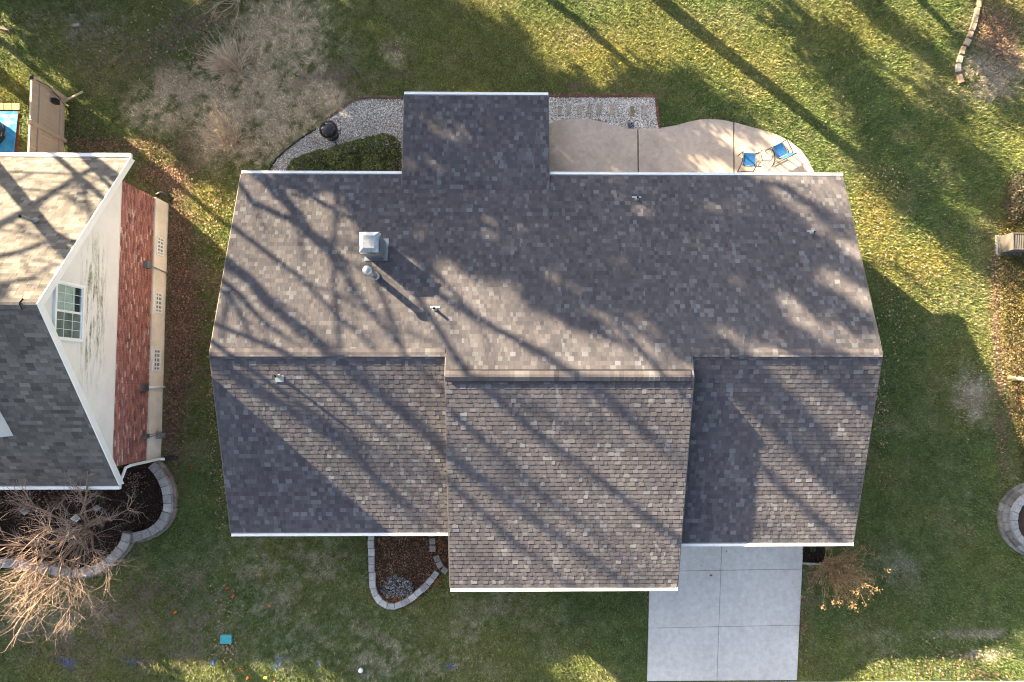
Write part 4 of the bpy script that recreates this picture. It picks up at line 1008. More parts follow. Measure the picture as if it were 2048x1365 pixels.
REDB = [(0.17, 0.07, 0.06), (0.21, 0.09, 0.075), (0.14, 0.06, 0.055)]
t = thing('brick_edging', 'red brick edging on two sides of the pale gravel strip above the patio', 'edging', P(1310, 195))
block_row(t, np.array([P(x, y, .04)[:2] for x, y in ((1085, 192), (1200, 192), (1309, 192))]), 0.205, 0.09, -.04, 0.045, REDB, seed=40, mat=M_BRICK, name='brick', jit=.006)
block_row(t, np.array([P(x, y, .04)[:2] for x, y in ((1312, 189), (1315, 225), (1320, 258))]), 0.205, 0.10, -.04, 0.045, REDB, seed=41, mat=M_BRICK, name='brick', jit=.006)
t = thing('brick_edging', 'faded red brick edging curving round the top of the gravel bed behind the grill', 'edging', P(715, 197))
block_row(t, smooth([P(x, y, .04)[:2] for x, y in ((806, 194), (740, 192), (714, 196), (697, 205), (680, 218), (662, 232), (650, 240))], 2), 0.205, 0.09, -.04, 0.03, [(0.16, .09, .085), (.13, .075, .07), (.2, .12, .11)], seed=42, mat=M_BRICK, name='brick', jit=.008)
m = MB(); m.tube([P(x, y, .02) for x, y in ((632, 258), (612, 270), (590, 286), (570, 302), (553, 318), (540, 336), (536, 352))], 0.035, 8); o = m.build('garden_edging', M_BLKPL, None, True, org=P(590, 286), tone=False); tag(o, 'black plastic strip edging the lower left side of the gravel bed', 'edging')

for i, (a, b) in enumerate(((285, 370), (410, 350), (565, 360), (715, 350), (850, 360), (1030, 360), (1325, 380), (1505, 370))):
    p = P(1080 + a / 7.186, 170 + b / 7.186, .05); wv = .15 if i not in (4,) else .2
    cc = [(.26, .23, .19), (.30, .27, .23), (.29, .26, .21), (.25, .23, .2), (.27, .24, .21), (.33, .27, .22), (.19, .16, .09), (.35, .31, .26)][i]
    m = MB(); L = .37; w2 = wv / 2
    poly = [(-w2, -L / 2 + .01), (w2 - .01, -L / 2), (w2, L / 2 - .015), (-w2 + .012, L / 2)]; m.prism([(p[0] + u, p[1] + v) for u, v in poly], -.02, .055, cc)
    o = m.build('stepping_stone', M_STONE, None, org=(p[0], p[1], 0))
    lab = ['stepping stone nearest the house wall in the gravel strip', 'second stepping stone from the house in the gravel strip', 'third stepping stone from the house in the gravel strip', 'fourth stepping stone from the house in the gravel strip', 'wide stepping stone in the middle of the gravel strip', 'pinkish stepping stone left of the mossy one in the gravel', 'dark mossy brown stepping stone above the drain grate', 'palest stepping stone at the brick end of the gravel strip'][i]
    tag(o, lab, 'stepping stone', 'stepping stones in the gravel strip')
p = P(1262, 251, .05)
t = thing('drain_grate', 'square black drain grate with crossed bars at the patio edge', 'drain', (p[0], p[1], 0))
m = MB(); m.box((p[0], p[1], .0), (.2, .2, .07)); m.build('basin', M_HOLE, t, tone=False)
m = MB()
for s in (-1, 1): m.box((p[0] + s * .105, p[1], .03), (.02, .23, .06)); m.box((p[0], p[1] + s * .105, .03), (.19, .02, .06))
for k, an in enumerate((.785, -.785)): m.box((p[0], p[1], .046 + .003 * k), (.28, .015, .012), an)
m.build('grate', M_GALVD, t, tone=False)

# ------------------------------------------------------------------ foliage helpers
def leaf_cloud(name, pts, size, cols, mat, parent=None, flat=0.5, up=0.3):
    n = len(pts)
    nrm = rng.normal(0, 1, (n, 3)); nrm[:, 2] = np.abs(nrm[:, 2]) + up; nrm /= np.linalg.norm(nrm, axis=1)[:, None]
    a = np.cross(nrm, rng.normal(0, 1, (n, 3))); a /= np.linalg.norm(a, axis=1)[:, None]; b = np.cross(nrm, a)
    L = rng.uniform(*size, n)[:, None]
    V = np.stack([pts - a * L / 2, pts - b * L * flat / 2 + nrm * L * .08, pts + a * L / 2, pts + b * L * flat / 2 + nrm * L * .08], 1)
    c = np.array(cols)[rng.integers(0, len(cols), n)] * rng.uniform(.6, 1.35, (n, 1))
    return tri_obj(name, V, mat, c, parent, k=4)
def shrub(name, label, cat, poly_px, h, n, cols, size=(.05, .10), group=None, edge=0.45):
    """clipped evergreen: height falls to its outline"""
    poly = np.array([p[:2] for p in pp(poly_px)]); c = poly.mean(0)
    t = thing(name, label, cat, (c[0], c[1], 0), group)
    q = scatter_poly(poly, n)
    dmin = np.full(n, 9.0)
    for i in range(len(poly)):
        a, b = poly[i], poly[(i + 1) % len(poly)]; ab = b - a
        u = np.clip(((q - a) @ ab) / (ab @ ab), 0, 1); dmin = np.minimum(dmin, np.linalg.norm(q - (a + u[:, None] * ab), axis=1))
    k = np.clip(dmin / edge, 0, 1); hh = h * (0.25 + 0.75 * np.sqrt(1 - (1 - k) ** 2)) * (0.78 + 0.44 * fbm(q[:, 0], q[:, 1], 0.45, 61))
    z = hh * (1 - rng.random(n) ** 2 * 0.45)
    leaf_cloud('foliage', np.stack([q[:, 0], q[:, 1], z], 1), size, cols, M_GREEN, t)
    m = MB()
    for _ in range(26):
        e = q[rng.integers(0, n)]; s = c + (e - c) * .25; hz = h * rng.uniform(.5, .9)
        m.tube([(s[0], s[1], 0), (*(s * .4 + e * .6), hz * .6), (e[0], e[1], hz)], [.016, .010, .004], 4, (.10, .07, .045))
    m.build('stems', M_TWIG, t)
BOX = [(0.075, 0.11, 0.028), (0.11, 0.15, 0.038), (0.155, 0.185, 0.05), (0.035, 0.052, 0.014), (0.26, 0.235, 0.09)]
shrub('evergreen_shrub', 'low dark green shrub at the left end of the hedge by the gutter', 'shrub', [(578, 350), (590, 325), (615, 317), (645, 305), (668, 312), (675, 345), (672, 372), (585, 372)], .8, 5000, BOX, group='evergreen shrubs along the rear wall')
shrub('evergreen_shrub', 'middle dark green shrub of the hedge under the rear gutter', 'shrub', [(655, 310), (680, 300), (705, 292), (728, 286), (738, 310), (735, 372), (660, 372)], .95, 5000, BOX, group='evergreen shrubs along the rear wall')
shrub('evergreen_shrub', 'tall dark green shrub in the corner beside the rear extension', 'shrub', [(722, 300), (740, 286), (775, 280), (795, 284), (806, 296), (808, 372), (725, 372)], 1.15, 6500, BOX, group='evergreen shrubs along the rear wall')
shrub('evergreen_shrub', 'rounded dark shrub with reddish tips beside the air conditioner at the right edge', 'shrub', [(1995, 380), (2010, 355), (2040, 348), (2090, 350), (2100, 420), (2085, 455), (2030, 458), (2000, 440)], 1.1, 9000, [(.03, .035, .018), (.05, .04, .03), (.07, .05, .045), (.04, .05, .02)])

def grow(m, p, d, L, r, depth, col, spread=0.5, kids=(2, 4), taper=0.62, gravity=0.0, tips=None, mincol=None):
    n = 4 if L > 0.5 else 3; pts = [np.array(p)]; rad = [r]; d = np.array(d, float)
    for i in range(n):
        d = d + rng.normal(0, .16, 3) + np.array([0, 0, gravity]); d /= np.linalg.norm(d)
        pts.append(pts[-1] + d * L / n); rad.append(r * (1 - (1 - taper) * (i + 1) / n))
    m.tube(pts, rad, 5 if r > .012 else 3, np.array(col) * rng.uniform(.8, 1.2), cap=False)
    if tips is not None and depth <= 0: tips.append(pts[-1])
    if depth <= 0: return
    for _ in range(rng.integers(*kids) + (1 if depth > 1 else 0)):
        i = rng.integers(1, n + 1)
        nd = d + rng.normal(0, spread, 3); nd /= np.linalg.norm(nd)
        grow(m, pts[i], nd, L * rng.uniform(.5, .8), rad[i] * rng.uniform(.55, .8), depth - 1, col, spread, kids, taper, gravity, tips)

# bare tree in front of the neighbour
def bare_tree():
    b = P(205, 1040)
    t = thing('bare_tree', 'leafless spreading tree with sunlit reddish tan twigs in front of the brick gable house', 'tree', (b[0], b[1], 0))
    bark = (0.26, 0.19, 0.14)
    m = MB(); m.tube([(b[0], b[1], -.05), (b[0] - .05, b[1] + .02, .5), (b[0] - .02, b[1] - .03, 1.0)], [.15, .12, .11], 9, (.19, .15, .12)); m.build('trunk', M_TWIG, t, True)
    s = np.array([b[0] - .02, b[1] - .03, .95])
    for (px, py, z), ln in (((60, 1000, 2.6), 1), ((20, 1090, 3.0), 1), ((120, 1160, 2.9), 1.1), ((165, 1175, 2.6), 1), ((20, 1160, 3.0), 1), ((60, 1215, 2.8), 1.1), ((140, 1215, 2.6), 1), ((215, 1130, 2.4), .8), ((175, 950, 3.1), .5), ((160, 985, 2.7), .8), ((90, 1060, 3.6), 1), ((255, 1020, 1.9), .6), ((60, 1170, 2.8), .9), ((140, 1060, 3.6), .9)):
        e = P(px, py, z); m = MB()
        mid = (s + e) / 2 + np.array([0, 0, .35]) + rng.normal(0, .12, 3)
        q1 = s * .7 + mid * .3 + rng.normal(0, .05, 3); q2 = mid * .5 + e * .5 + rng.normal(0, .08, 3)
        pts = [s, q1, mid, q2, e]; m.tube(pts, [.055, .044, .034, .026, .016], 6, np.array(bark) * .8)
        for i, p in enumerate(pts[1:]):
            for _ in range(5 if i else 2):
                dd = (e - s) / np.linalg.norm(e - s) + rng.normal(0, .6, 3); dd[2] += .15; dd /= np.linalg.norm(dd)
                grow(m, p, dd, rng.uniform(.6, 1.1) * ln, .0115, 2, (0.33, 0.245, 0.20), .6, (2, 4), .5)
        m.build('limb', M_TWIG, t)
bare_tree()

def stem_clump(name, label, px, py, h, spread, n, col, group=None, lean=(0, 0), heads=0, r=.006, kids=2):
    b = P(px, py)
    t = thing(name, label, 'shrub', (b[0], b[1], 0), group); m = MB(); tips = []
    for _ in range(n):
        a = rng.uniform(0, 2 * math.pi); s = abs(rng.normal(0, spread)); d = np.array([math.cos(a) * s + lean[0], math.sin(a) * s + lean[1], 1.0]); d /= np.linalg.norm(d)
        grow(m, b + np.array([math.cos(a), math.sin(a), 0]) * rng.uniform(0, .12), d, h * rng.uniform(.6, 1.0), r, 1, col, .25, (kids, kids + 2), .5, 0, tips)
    m.build('stems', M_TWIG, t)
    if heads:
        tp = np.array(tips); tp = tp[rng.permutation(len(tp))[:heads]]
        k = 20; pts = (tp[:, None, :] + rng.normal(0, .055, (len(tp), k, 3))).reshape(-1, 3)
        leaf_cloud('seed_heads', pts, (.03, .06), [(.30, .20, .105), (.35, .24, .13), (.24, .155, .085)], M_LEAF, t, .7)
    return t
TANW = (0.52, 0.43, 0.335)
for (x, y, hh), lab in zip(((476, 2, 1.5), (474, 142, 1.3), (467, 283, 1.3)), ('bare twiggy tan shrub cut by the top edge of the photo', 'middle bare twiggy tan shrub on the dry lawn patch', 'bare twiggy tan shrub nearest the gravel bed and grill')):
    stem_clump('bare_shrub', lab, x, y, hh * .95, .5, 90, TANW, 'bare shrubs in a line on the dry lawn', (-.1, .1), 0, .014, 3)
stem_clump('dry_hydrangea', 'golden dried shrub with seed heads beside the driveway under the front gutter', 1652, 1122, 1.35, .36, 115, (.40, .27, .155), None, (.12, -.16), 420, .012, 2)
stem_clump('bare_shrub', 'orange bare twiggy shrub on the ground cover at the right edge', 2040, 800, .9, .5, 26, (.40, .22, .12), None, (0, -.2), 0, .008)
m = MB(); a, b = P(2018, 755, .12), P(2075, 770, .2); m.tube([a, a * .6 + b * .4 + np.array([0, .05, .03]), b], [.07, .08, .09], 9, (.48, .36, .22)); o = m.build('log', M_TWIG, None, True, org=a); tag(o, 'pale cut log lying on the ground cover at the right edge', 'log')
# ground cover along the right edge
gp = [p[:2] for p in pp([(1996, 440), (2100, 440), (2110, 960), (2040, 960), (2022, 860), (2008, 760), (1995, 640), (1990, 540)])]
q = scatter_poly(np.array(gp), 16000); hh = .05 + .33 * fbm(q[:, 0], q[:, 1], .8, 71) * (fbm(q[:, 0], q[:, 1], .3, 75) + .4)
o = leaf_cloud('ground_cover', np.stack([q[:, 0], q[:, 1], hh * (1 - .5 * rng.random(len(q)))], 1), (.04, .085), [(.08, .085, .022), (.11, .10, .03), (.06, .075, .018), (.16, .10, .04), (.20, .12, .06)], M_GREEN); o['kind'] = 'stuff'
# small bush and wood edging by driveway
shrub('seedling', 'tiny green plant in the dark bed beside the driveway', 'plant', [(1619, 1092), (1630, 1092), (1630, 1104), (1619, 1104)], .12, 160, [(.03, .10, .04), (.04, .13, .05)], (.03, .05))
a, b = P(1605, 1127, .05), P(1650, 1129, .05); m = MB(); m.box(((a + b) / 2).tolist(), (np.linalg.norm(b - a), .06, .12), math.atan2(*(b - a)[[1, 0]]), (.34, .33, .31)); o = m.build('garden_edging', M_STONE, None, org=a); tag(o, 'short grey edging strip between the dark bed and lawn beside the driveway', 'edging')
# shrubs in the neighbour bed
for (x, y), lab in (((60, 1010), 'low bare brown shrub in the dark bed left of the tree'), ((130, 1000), 'low bare brown shrub in the dark bed behind the tree trunk'), ((205, 985), 'low bare brown shrub in the dark bed under the gutter corner'), ((40, 1085), 'low bare brown shrub by the wall at the left edge')):
    stem_clump('bare_shrub', lab, x, y, .5, .7, 40, (.22, .15, .105), None, (0, 0), 0, .006, 2)
for (x, y, s, cc), lab in (((49, 1022, .22, (.33, .34, .37)), 'pale grey rock in the dark bed at the left'), ((193, 1016, .2, (.30, .31, .33)), 'grey rock in the dark bed near the gutter corner'), ((152, 1038, .24, (.6, .6, .62)), 'white rock in the dark bed below the tree')):
    p = P(x, y, .06); V = ICO_V * np.array([s, s * .8, s * .55]) * .8 * rng.uniform(.75, 1.2, (6, 1)); m = MB(); m.add(V + p, ICO_F.tolist(), cc); o = m.build('rock', M_STONE, None, org=(p[0], p[1], 0)); tag(o, lab, 'rock')

# ------------------------------------------------------------------ fallen leaves
def leaves():
    zones = [((-21, 21, -14.5, 15.5), 3800, (.03, .075), [(.40, .27, .15), (.30, .17, .09), (.45, .36, .26), (.22, .12, .07)])]
    dens = [(358, 560, 26, 120, 1500, 'B'), (360, 700, 32, 70, 1500, 'B'), (348, 830, 16, 70, 700, 'B'), (350, 460, 14, 60, 500, 'B'), (375, 620, 40, 90, 600, 'B'), (325, 345, 45, 25, 800, 'B'), (310, 300, 60, 20, 300, 'B'), (200, 292, 70, 16, 500, 'B'), (150, 250, 40, 30, 150, 'B'),
            (1985, 60, 40, 60, 900, 'B'), (1990, 150, 50, 40, 400, 'G'), (1765, 350, 40, 30, 60, 'P'), (1740, 440, 40, 80, 140, 'P'), (1800, 520, 60, 60, 130, 'P'), (1790, 380, 30, 20, 30, 'P'), (1860, 560, 60, 60, 120, 'P'), (1790, 640, 30, 90, 110, 'P'), (1760, 800, 14, 160, 200, 'P'),
            (1992, 640, 12, 140, 500, 'B'), (2030, 720, 25, 70, 500, 'P'), (2010, 560, 25, 60, 300, 'P'), (1945, 780, 50, 90, 120, 'P'), (2005, 900, 14, 80, 200, 'B'), (1880, 1330, 70, 25, 130, 'P'), (1830, 1200, 20, 60, 60, 'B'), (1920, 1290, 60, 40, 70, 'P'), (1960, 1350, 60, 8, 120, 'B'),
            (430, 800, 14, 160, 220, 'P'), (445, 1000, 8, 60, 60, 'P'), (455, 1200, 20, 60, 60, 'P'), (455, 1300, 22, 16, 70, 'P'), (440, 560, 25, 140, 220, 'B'), (420, 420, 40, 70, 200, 'P'), (400, 110, 20, 70, 60, 'P'), (300, 80, 160, 60, 180, 'P'), (470, 60, 12, 60, 40, 'P'),
            (1150, 190, 90, 4, 60, 'B'), (1400, 245, 220, 8, 50, 'B'), (1300, 210, 10, 20, 6, 'P'), (800, 1200, 40, 8, 60, 'O'), (870, 1165, 12, 14, 60, 'O'), (880, 1110, 8, 40, 120, 'O'), (790, 1195, 30, 8, 60, 'O'), (1605, 1240, 6, 100, 160, 'B'), (1680, 250, 120, 60, 40, 'P'), (1550, 130, 300, 100, 90, 'P'), (270, 960, 16, 20, 120, 'B'), (20, 990, 160, 20, 300, 'B')]
    C = dict(B=[(.25, .155, .11), (.19, .115, .082), (.32, .215, .155), (.13, .08, .058)], P=[(.42, .30, .20), (.34, .23, .14), (.47, .37, .28), (.26, .16, .09)], G=[(.24, .20, .17), (.18, .15, .13), (.30, .24, .19)], O=[(.30, .13, .05), (.22, .10, .045)])
    xs, ys, cs, sz = [], [], [], []
    (x0, x1, y0, y1), n, s, cc = zones[0]
    x = rng.uniform(x0, x1, n); y = rng.uniform(y0, y1, n); k = (fbm(x, y, 2.5, 81) > .42) | (rng.random(n) < .4); x = x[k]; y = y[k]; n = len(x)
    xs.append(x); ys.append(y); cs.append(np.array(cc)[rng.integers(0, 4, n)]); sz.append(rng.uniform(*s, n))
    for a, b, rx, ry, n, t in dens:
        p = P(a, b); x = rng.normal(p[0], rx / 54 * .6, n); y = rng.normal(p[1], ry / 54 * .6, n)
        xs.append(x); ys.append(y); cc = C[t]; cs.append(np.array(cc)[rng.integers(0, len(cc), n)]); sz.append(rng.uniform(.05, .12 if t == 'P' else .11, n))
    x = np.concatenate(xs); y = np.concatenate(ys); c = np.concatenate(cs); s = np.concatenate(sz)
    k = ~masked(x, y, ['H', 'N', 'PATIO', 'DR', 'WK']); x, y, c, s = x[k], y[k], c[k], s[k]; n = len(x)
    ang = np.linspace(0, 2 * np.pi, 10, endpoint=False); lob = np.array([1, .45, .85, .4, .8, .35, .8, .4, .85, .45])
    r = lob[None] * s[:, None] / 2 * rng.uniform(.75, 1.25, (n, 10)); a = ang[None] + rng.uniform(0, 6.28, (n, 1))
    V = np.zeros((n, 10, 3)); asp = rng.uniform(.65, 1, (n, 1)); th = rng.uniform(0, 6.28, (n, 1))
    lx, ly = r * np.cos(a), r * np.sin(a) * asp
    V[..., 0] = lx * np.cos(th) - ly * np.sin(th) + x[:, None]; V[..., 1] = lx * np.sin(th) + ly * np.cos(th) + y[:, None]
    tilt = rng.normal(0, .35, (n, 2)); V[..., 2] = .055 + rng.uniform(0, .03, (n, 1)) + tilt[:, :1] * lx + tilt[:, 1:] * ly + (r / s[:, None]) ** 2 * s[:, None] * rng.uniform(-.2, .4, (n, 1))
    tri_obj('fallen_leaves', V, M_LEAF, c * rng.uniform(.75, 1.2, (n, 1)), k=10)['kind'] = 'stuff'
leaves()
# a few scraps of leaf lying on the concrete
for (x, y, s), lab in (((1422, 1151, .16), 'brown leaf on the driveway near its centre joint'), ((1402, 1132, .07), 'small dark leaf on the driveway beside the gutter corner'), ((1453, 1103, .09), 'curled dry leaf on the top right driveway slab'), ((1334, 322, .06), 'small dark leaf lying on the middle patio slab')):
    p = P(x, y, .043); m = MB(); rr = [1, .4, .8, .35, .9, .4, .75, .4]
    V = [(p[0] + s / 2 * rr[k] * math.cos(k * .785 + .3), p[1] + s / 3 * rr[k] * math.sin(k * .785 + .3), p[2] + .012 * (k % 3)) for k in range(8)] + [(p[0], p[1], p[2] + .004)]
    m.add(V, [(k, (k + 1) % 8, 8) for k in range(8)], (.20, .13, .08)); o = m.build('dry_leaf', M_LEAF, None, org=p); tag(o, lab, 'leaf')
# stick and bits on lawn
m = MB(); m.tube([P(615, 277, .03), P(628, 283, .05), P(648, 291, .03)], [.018, .016, .012], 6, (.4, .3, .2)); o = m.build('stick', M_TWIG, None, True, org=P(615, 277)); tag(o, 'thin bare stick lying on the gravel below the grill', 'stick')
m = MB(); p = P(153, 51, .05); m.box(p, (.26, .09, .09), .05, (.30, .26, .23)); o = m.build('brick', M_STONE, None, org=p); tag(o, 'lone greyish brick lying on the shaded lawn at the upper left', 'brick')
m = MB(); p = P(10, 58, .05); m.box(p, (.36, .1, .08), -.2, (.16, .14, .12)); o = m.build('timber_scrap', M_STONE, None, org=p); tag(o, 'dark scrap of wood on the lawn at the left edge', 'wood scrap')

# ------------------------------------------------------------------ grill
def grill():
    c = P(655, 257, .95); x, y = c[0], c[1]
    t = thing('kettle_grill', 'black kettle grill with glossy round lid on the gravel beside the hedge', 'grill', (x, y, 0))
    m = MB(); m.lathe([(.06, .42), (.2, .47), (.28, .58), (.305, .72), (.31, .80)], (x, y, 0), 32); m.build('bowl', M_BLACK, t, True, tone=False)
    m = MB(); m.lathe([(.315, .80), (.32, .82), (.30, .835), (.29, .87), (.24, .94), (.15, .985), (.05, 1.0), (.004, 1.002)], (x, y, 0), 32); lid = m.build('lid', M_BLACK, t, True, tone=False)
    m = MB(); m.lathe([(.300, .812), (.335, .812), (.335, .832), (.300, .834)], (x, y, 0), 32); m.build('rim', M_FRAME, lid, True, tone=False)
    m = MB(); m.tube([(x - .08, y + .16, .96), (x - .09, y + .18, 1.02), (x + .05, y + .18, 1.02), (x + .06, y + .16, .96)], .01, 6); m.build('lid_handle', M_BLKPL, lid, tone=False)
    for a in (0.9, 3.0, 5.1):
        m = MB(); m.tube([(x + .18 * math.cos(a), y + .18 * math.sin(a), .55), (x + .33 * math.cos(a), y + .33 * math.sin(a), 0)], .018, 8); m.build('leg', M_FRAME, t, tone=False)
    m = MB(); m.lathe([(.05, .22), (.22, .23), (.24, .26), (.22, .26)], (x, y, 0), 24); m.build('ash_tray', M_FRAME, t, True, tone=False)
    m = MB(); m.tube([(x + .29, y - .02, .78), (x + .42, y + .02, .78), (x + .42, y - .14, .78), (x + .29, y - .14, .78)], .012, 6); m.build('side_handle', M_BLKPL, t, tone=False)
    for s in (-1, 1):
        a = 5.1 + s * 0.0
    m = MB(); m.tube([(x + .13, y - .33, .03), (x + .13, y - .30, .03)], .08, 14); m.build('wheel', M_BLKPL, t, tone=False)
grill()

# ------------------------------------------------------------------ patio chairs and table
def chair(loc):
    t = thing('patio_chair', 'blue sling patio chair with dark frame square to the gutter', 'chair', (0, 0, 0), 'blue patio chairs')
    w = .25; R_ = .018
    # local: faces +Y
    m = MB()
    V = []; ns = 6
    for i in range(ns + 1):
        v = i / ns; yy = -.22 + .46 * v; zz = .40 - .03 * math.sin(math.pi * v) + .03 * v
        for u in (-.225, -.1, .1, .225): V.append((u, yy, zz - .012 * (1 - (u / .225) ** 2)))
    F = [(i * 4 + k, i * 4 + k + 1, (i + 1) * 4 + k + 1, (i + 1) * 4 + k) for i in range(ns) for k in range(3)]
    m.add(V, F); V2 = [(a, b, c - .006) for a, b, c in V]; m.add(V2, [f[::-1] for f in F]); m.build('seat', M_SLING, t, True, tone=False)
    m = MB(); V = []
    for i in range(ns + 1):
        v = i / ns; yy = -.24 - .17 * v; zz = .42 + .50 * v
        for u in (-.225, -.1, .1, .225): V.append((u, yy - .015 * (1 - (u / .225) ** 2), zz))
    m.add(V, F); m.add([(a, b - .006, c) for a, b, c in V], [f[::-1] for f in F]); m.build('backrest', M_SLING, t, True, tone=False)
    for s in (-1, 1):
        m = MB(); m.tube([(s * .238, .25, .42), (s * .238, 0, .39), (s * .238, -.22, .40), (s * .238, -.30, .58), (s * .238, -.42, .94)], R_, 8); m.build('side_rail', M_FRAME, t, True, tone=False)
        m = MB(); m.tube([(s * .29, .27, 0), (s * .29, .24, .40), (s * .30, .22, .62), (s * .30, .15, .645), (s * .30, -.20, .63), (s * .245, -.33, .64)], R_, 8); m.build('armrest', M_FRAME, t, True, tone=False)
        m = MB(); m.tube([(s * .29, -.34, 0), (s * .285, -.18, .40), (s * .27, .05, .42)], R_, 8); m.build('leg', M_FRAME, t, True, tone=False)
        m = MB(); m.tube([(s * .28, .24, .40), (s * .24, .24, .41)], R_, 8); m.build('bracket', M_FRAME, t, True, tone=False)
    m = MB()
    m.tube([(-.238, -.42, .94), (.238, -.42, .94)], R_, 8); m.build('top_rail', M_FRAME, t, True, tone=False)
    m = MB(); m.tube([(-.29, -.33, .03), (.29, -.33, .03)], R_ * .8, 8); m.tube([(-.29, .26, .12), (.29, .26, .12)], R_ * .8, 8); m.build('stretcher', M_FRAME, t, True, tone=False)
    return t
c1 = chair(None)
p = P(1498, 320, .42); c1.location = (p[0], p[1], .035); c1.rotation_euler = (0, 0, -.03)
c2 = copy_tree(c1); p = P(1559, 302, .42); c2.location = (p[0], p[1], .035); c2.rotation_euler = (0, 0, .47)
tag(c2, 'blue sling patio chair turned at an angle near the patio curve')
p = P(1533, 311, .44)
t = thing('side_table', 'small square glass top table between the two blue chairs', 'table', (p[0], p[1], .035))
m = MB(); w = .2; rr = .06; ring = []
for sx, sy, a0 in ((1, 1, 0), (-1, 1, 1), (-1, -1, 2), (1, -1, 3)):
    for k in range(5): a = (a0 + k / 4) * math.pi / 2; ring.append((p[0] + sx * (w - rr) + rr * math.cos(a), p[1] + sy * (w - rr) + rr * math.sin(a), .46))
ca, sa = math.cos(.12), math.sin(.12)
rot = lambda q: (p[0] + (q[0] - p[0]) * ca - (q[1] - p[1]) * sa, p[1] + (q[0] - p[0]) * sa + (q[1] - p[1]) * ca, q[2])
ring = [rot(q) for q in ring]; m.tube(ring + [ring[0]], .012, 8, cap=False); m.build('table_frame', M_FRAME, t, True, tone=False)
m = MB(); m.prism([q[:2] for q in ring], .452, .458); m.build('glass_top', M_CLEAR, t, tone=False)
for sx in (-1, 1):
    for sy in (-1, 1):
        m = MB(); a = rot((p[0] + sx * .17, p[1] + sy * .17, .45)); b = rot((p[0] + sx * .18, p[1] + sy * .18, .035)); m.tube([a, b], .011, 8); m.build('leg', M_FRAME, t, True, tone=False)
m = MB(); m.tube([rot((p[0] - .17, p[1] - .17, .2)), rot((p[0] + .17, p[1] + .17, .2))], .008, 6); m.tube([rot((p[0] - .17, p[1] + .17, .18)), rot((p[0] + .17, p[1] - .17, .18))], .008, 6); m.build('cross_brace', M_FRAME, t, True, tone=False)

# ------------------------------------------------------------------ air conditioner, utility lid, flags
def ac():
    p = P(2022, 500, 0); p2 = P(2023, 465, .75)
    x0 = P(2024, 480, .75)[0]; y1 = P(2024, 466, .75)[1]; y0 = P(2024, 498, .75)[1]
    x1 = x0 + .8; y0 = min(y0, y1 - .62)
    t = thing('air_conditioner', 'pale grey louvred air conditioner unit at the right edge', 'air conditioner', ((x0 + x1) / 2, (y0 + y1) / 2, 0))
    m = MB(); m.box(((x0 + x1) / 2, (y0 + y1) / 2, .38), (x1 - x0 - .06, y1 - y0 - .06, .7)); m.build('core', M_GALVD, t, tone=False)
    GM = plain('pale_enamel', (.13, .12, .11), .5, .1)
    for k in range(12):
        xx = x0 + .04 + k * (x1 - x0 - .08) / 11
        m = MB(); m.box((xx, (y0 + y1) / 2, .76), (.022, y1 - y0 - .05, .03)); m.build('louvre', GM, t, tone=False)
    m = MB()
    for x in (x0 + .02, x1 - .02):
        m.box((x, (y0 + y1) / 2, .4), (.035, y1 - y0, .8))
    for y in (y0 + .02, y1 - .02): m.box(((x0 + x1) / 2, y, .4), (x1 - x0 - .08, .035, .79))
    m.build('casing', GM, t, tone=False)
    m = MB(); m.box(((x0 + x1) / 2, (y0 + y1) / 2, .0), (x1 - x0 + .15, y1 - y0 + .15, .08)); m.build('pad', M_DRIVE, t, tone=False)
ac()
p = P(452, 1279, .07); t = thing('utility_lid', 'teal plastic utility box lid flush in the front lawn', 'utility lid', (p[0], p[1], 0))
m = MB(); w, l, rr = .20, .155, .04; ring = []
for sx, sy, a0 in ((1, 1, 0), (-1, 1, 1), (-1, -1, 2), (1, -1, 3)):
    for k in range(4): a = (a0 + k / 3) * math.pi / 2; ring.append((p[0] + sx * (w - rr) + rr * math.cos(a), p[1] + sy * (l - rr) + rr * math.sin(a)))
m.prism(ring, -.05, .085); m.build('lid', M_TEAL, t, tone=False)
m = MB(); m.lathe([(.015, 0), (.015, .004)], (p[0] - .165, p[1] + .02, .083), 10); m.build('bolt', M_HOLE, t, tone=False)
p = P(721, 1342, .1); m = MB(); m.lathe([(.085, -.1), (.085, .0), (.07, .02), (.01, .03)], (p[0], p[1], .1), 20); o = m.build('cleanout_cap', M_WHITE, None, True, org=(p[0], p[1], 0), tone=False); tag(o, 'round white pipe cap in the grass below the flower bed', 'pipe cap')
FL = [((383, 933), M_RED, 'red marking flag in the shaded strip beside the retaining wall'), ((454, 1181), M_RED, 'red marking flag above the teal utility lid'), ((466, 1189), M_RED, 'small red marking flag tilted beside another above the teal lid'), ((534, 1213), M_ORANGE, 'orange marking flag alone on the lawn left of the flower bed'), ((350, 1229), M_ORANGE, 'orange marking flag on the bare lawn left of the teal lid'), ((425, 1324), M_BLUEF, 'blue marking flag below the teal utility lid'), ((477, 1345), M_RED, 'red marking flag near the bottom edge below the teal lid'), ((495, 1353), M_ORANGE, 'orange marking flag near the bottom edge right of a red one'), ((533, 1354), M_YELL, 'yellow marking flag near the bottom edge'), ((548, 1362), M_ORANGE, 'orange marking flag cut by the bottom edge right of the yellow one')]
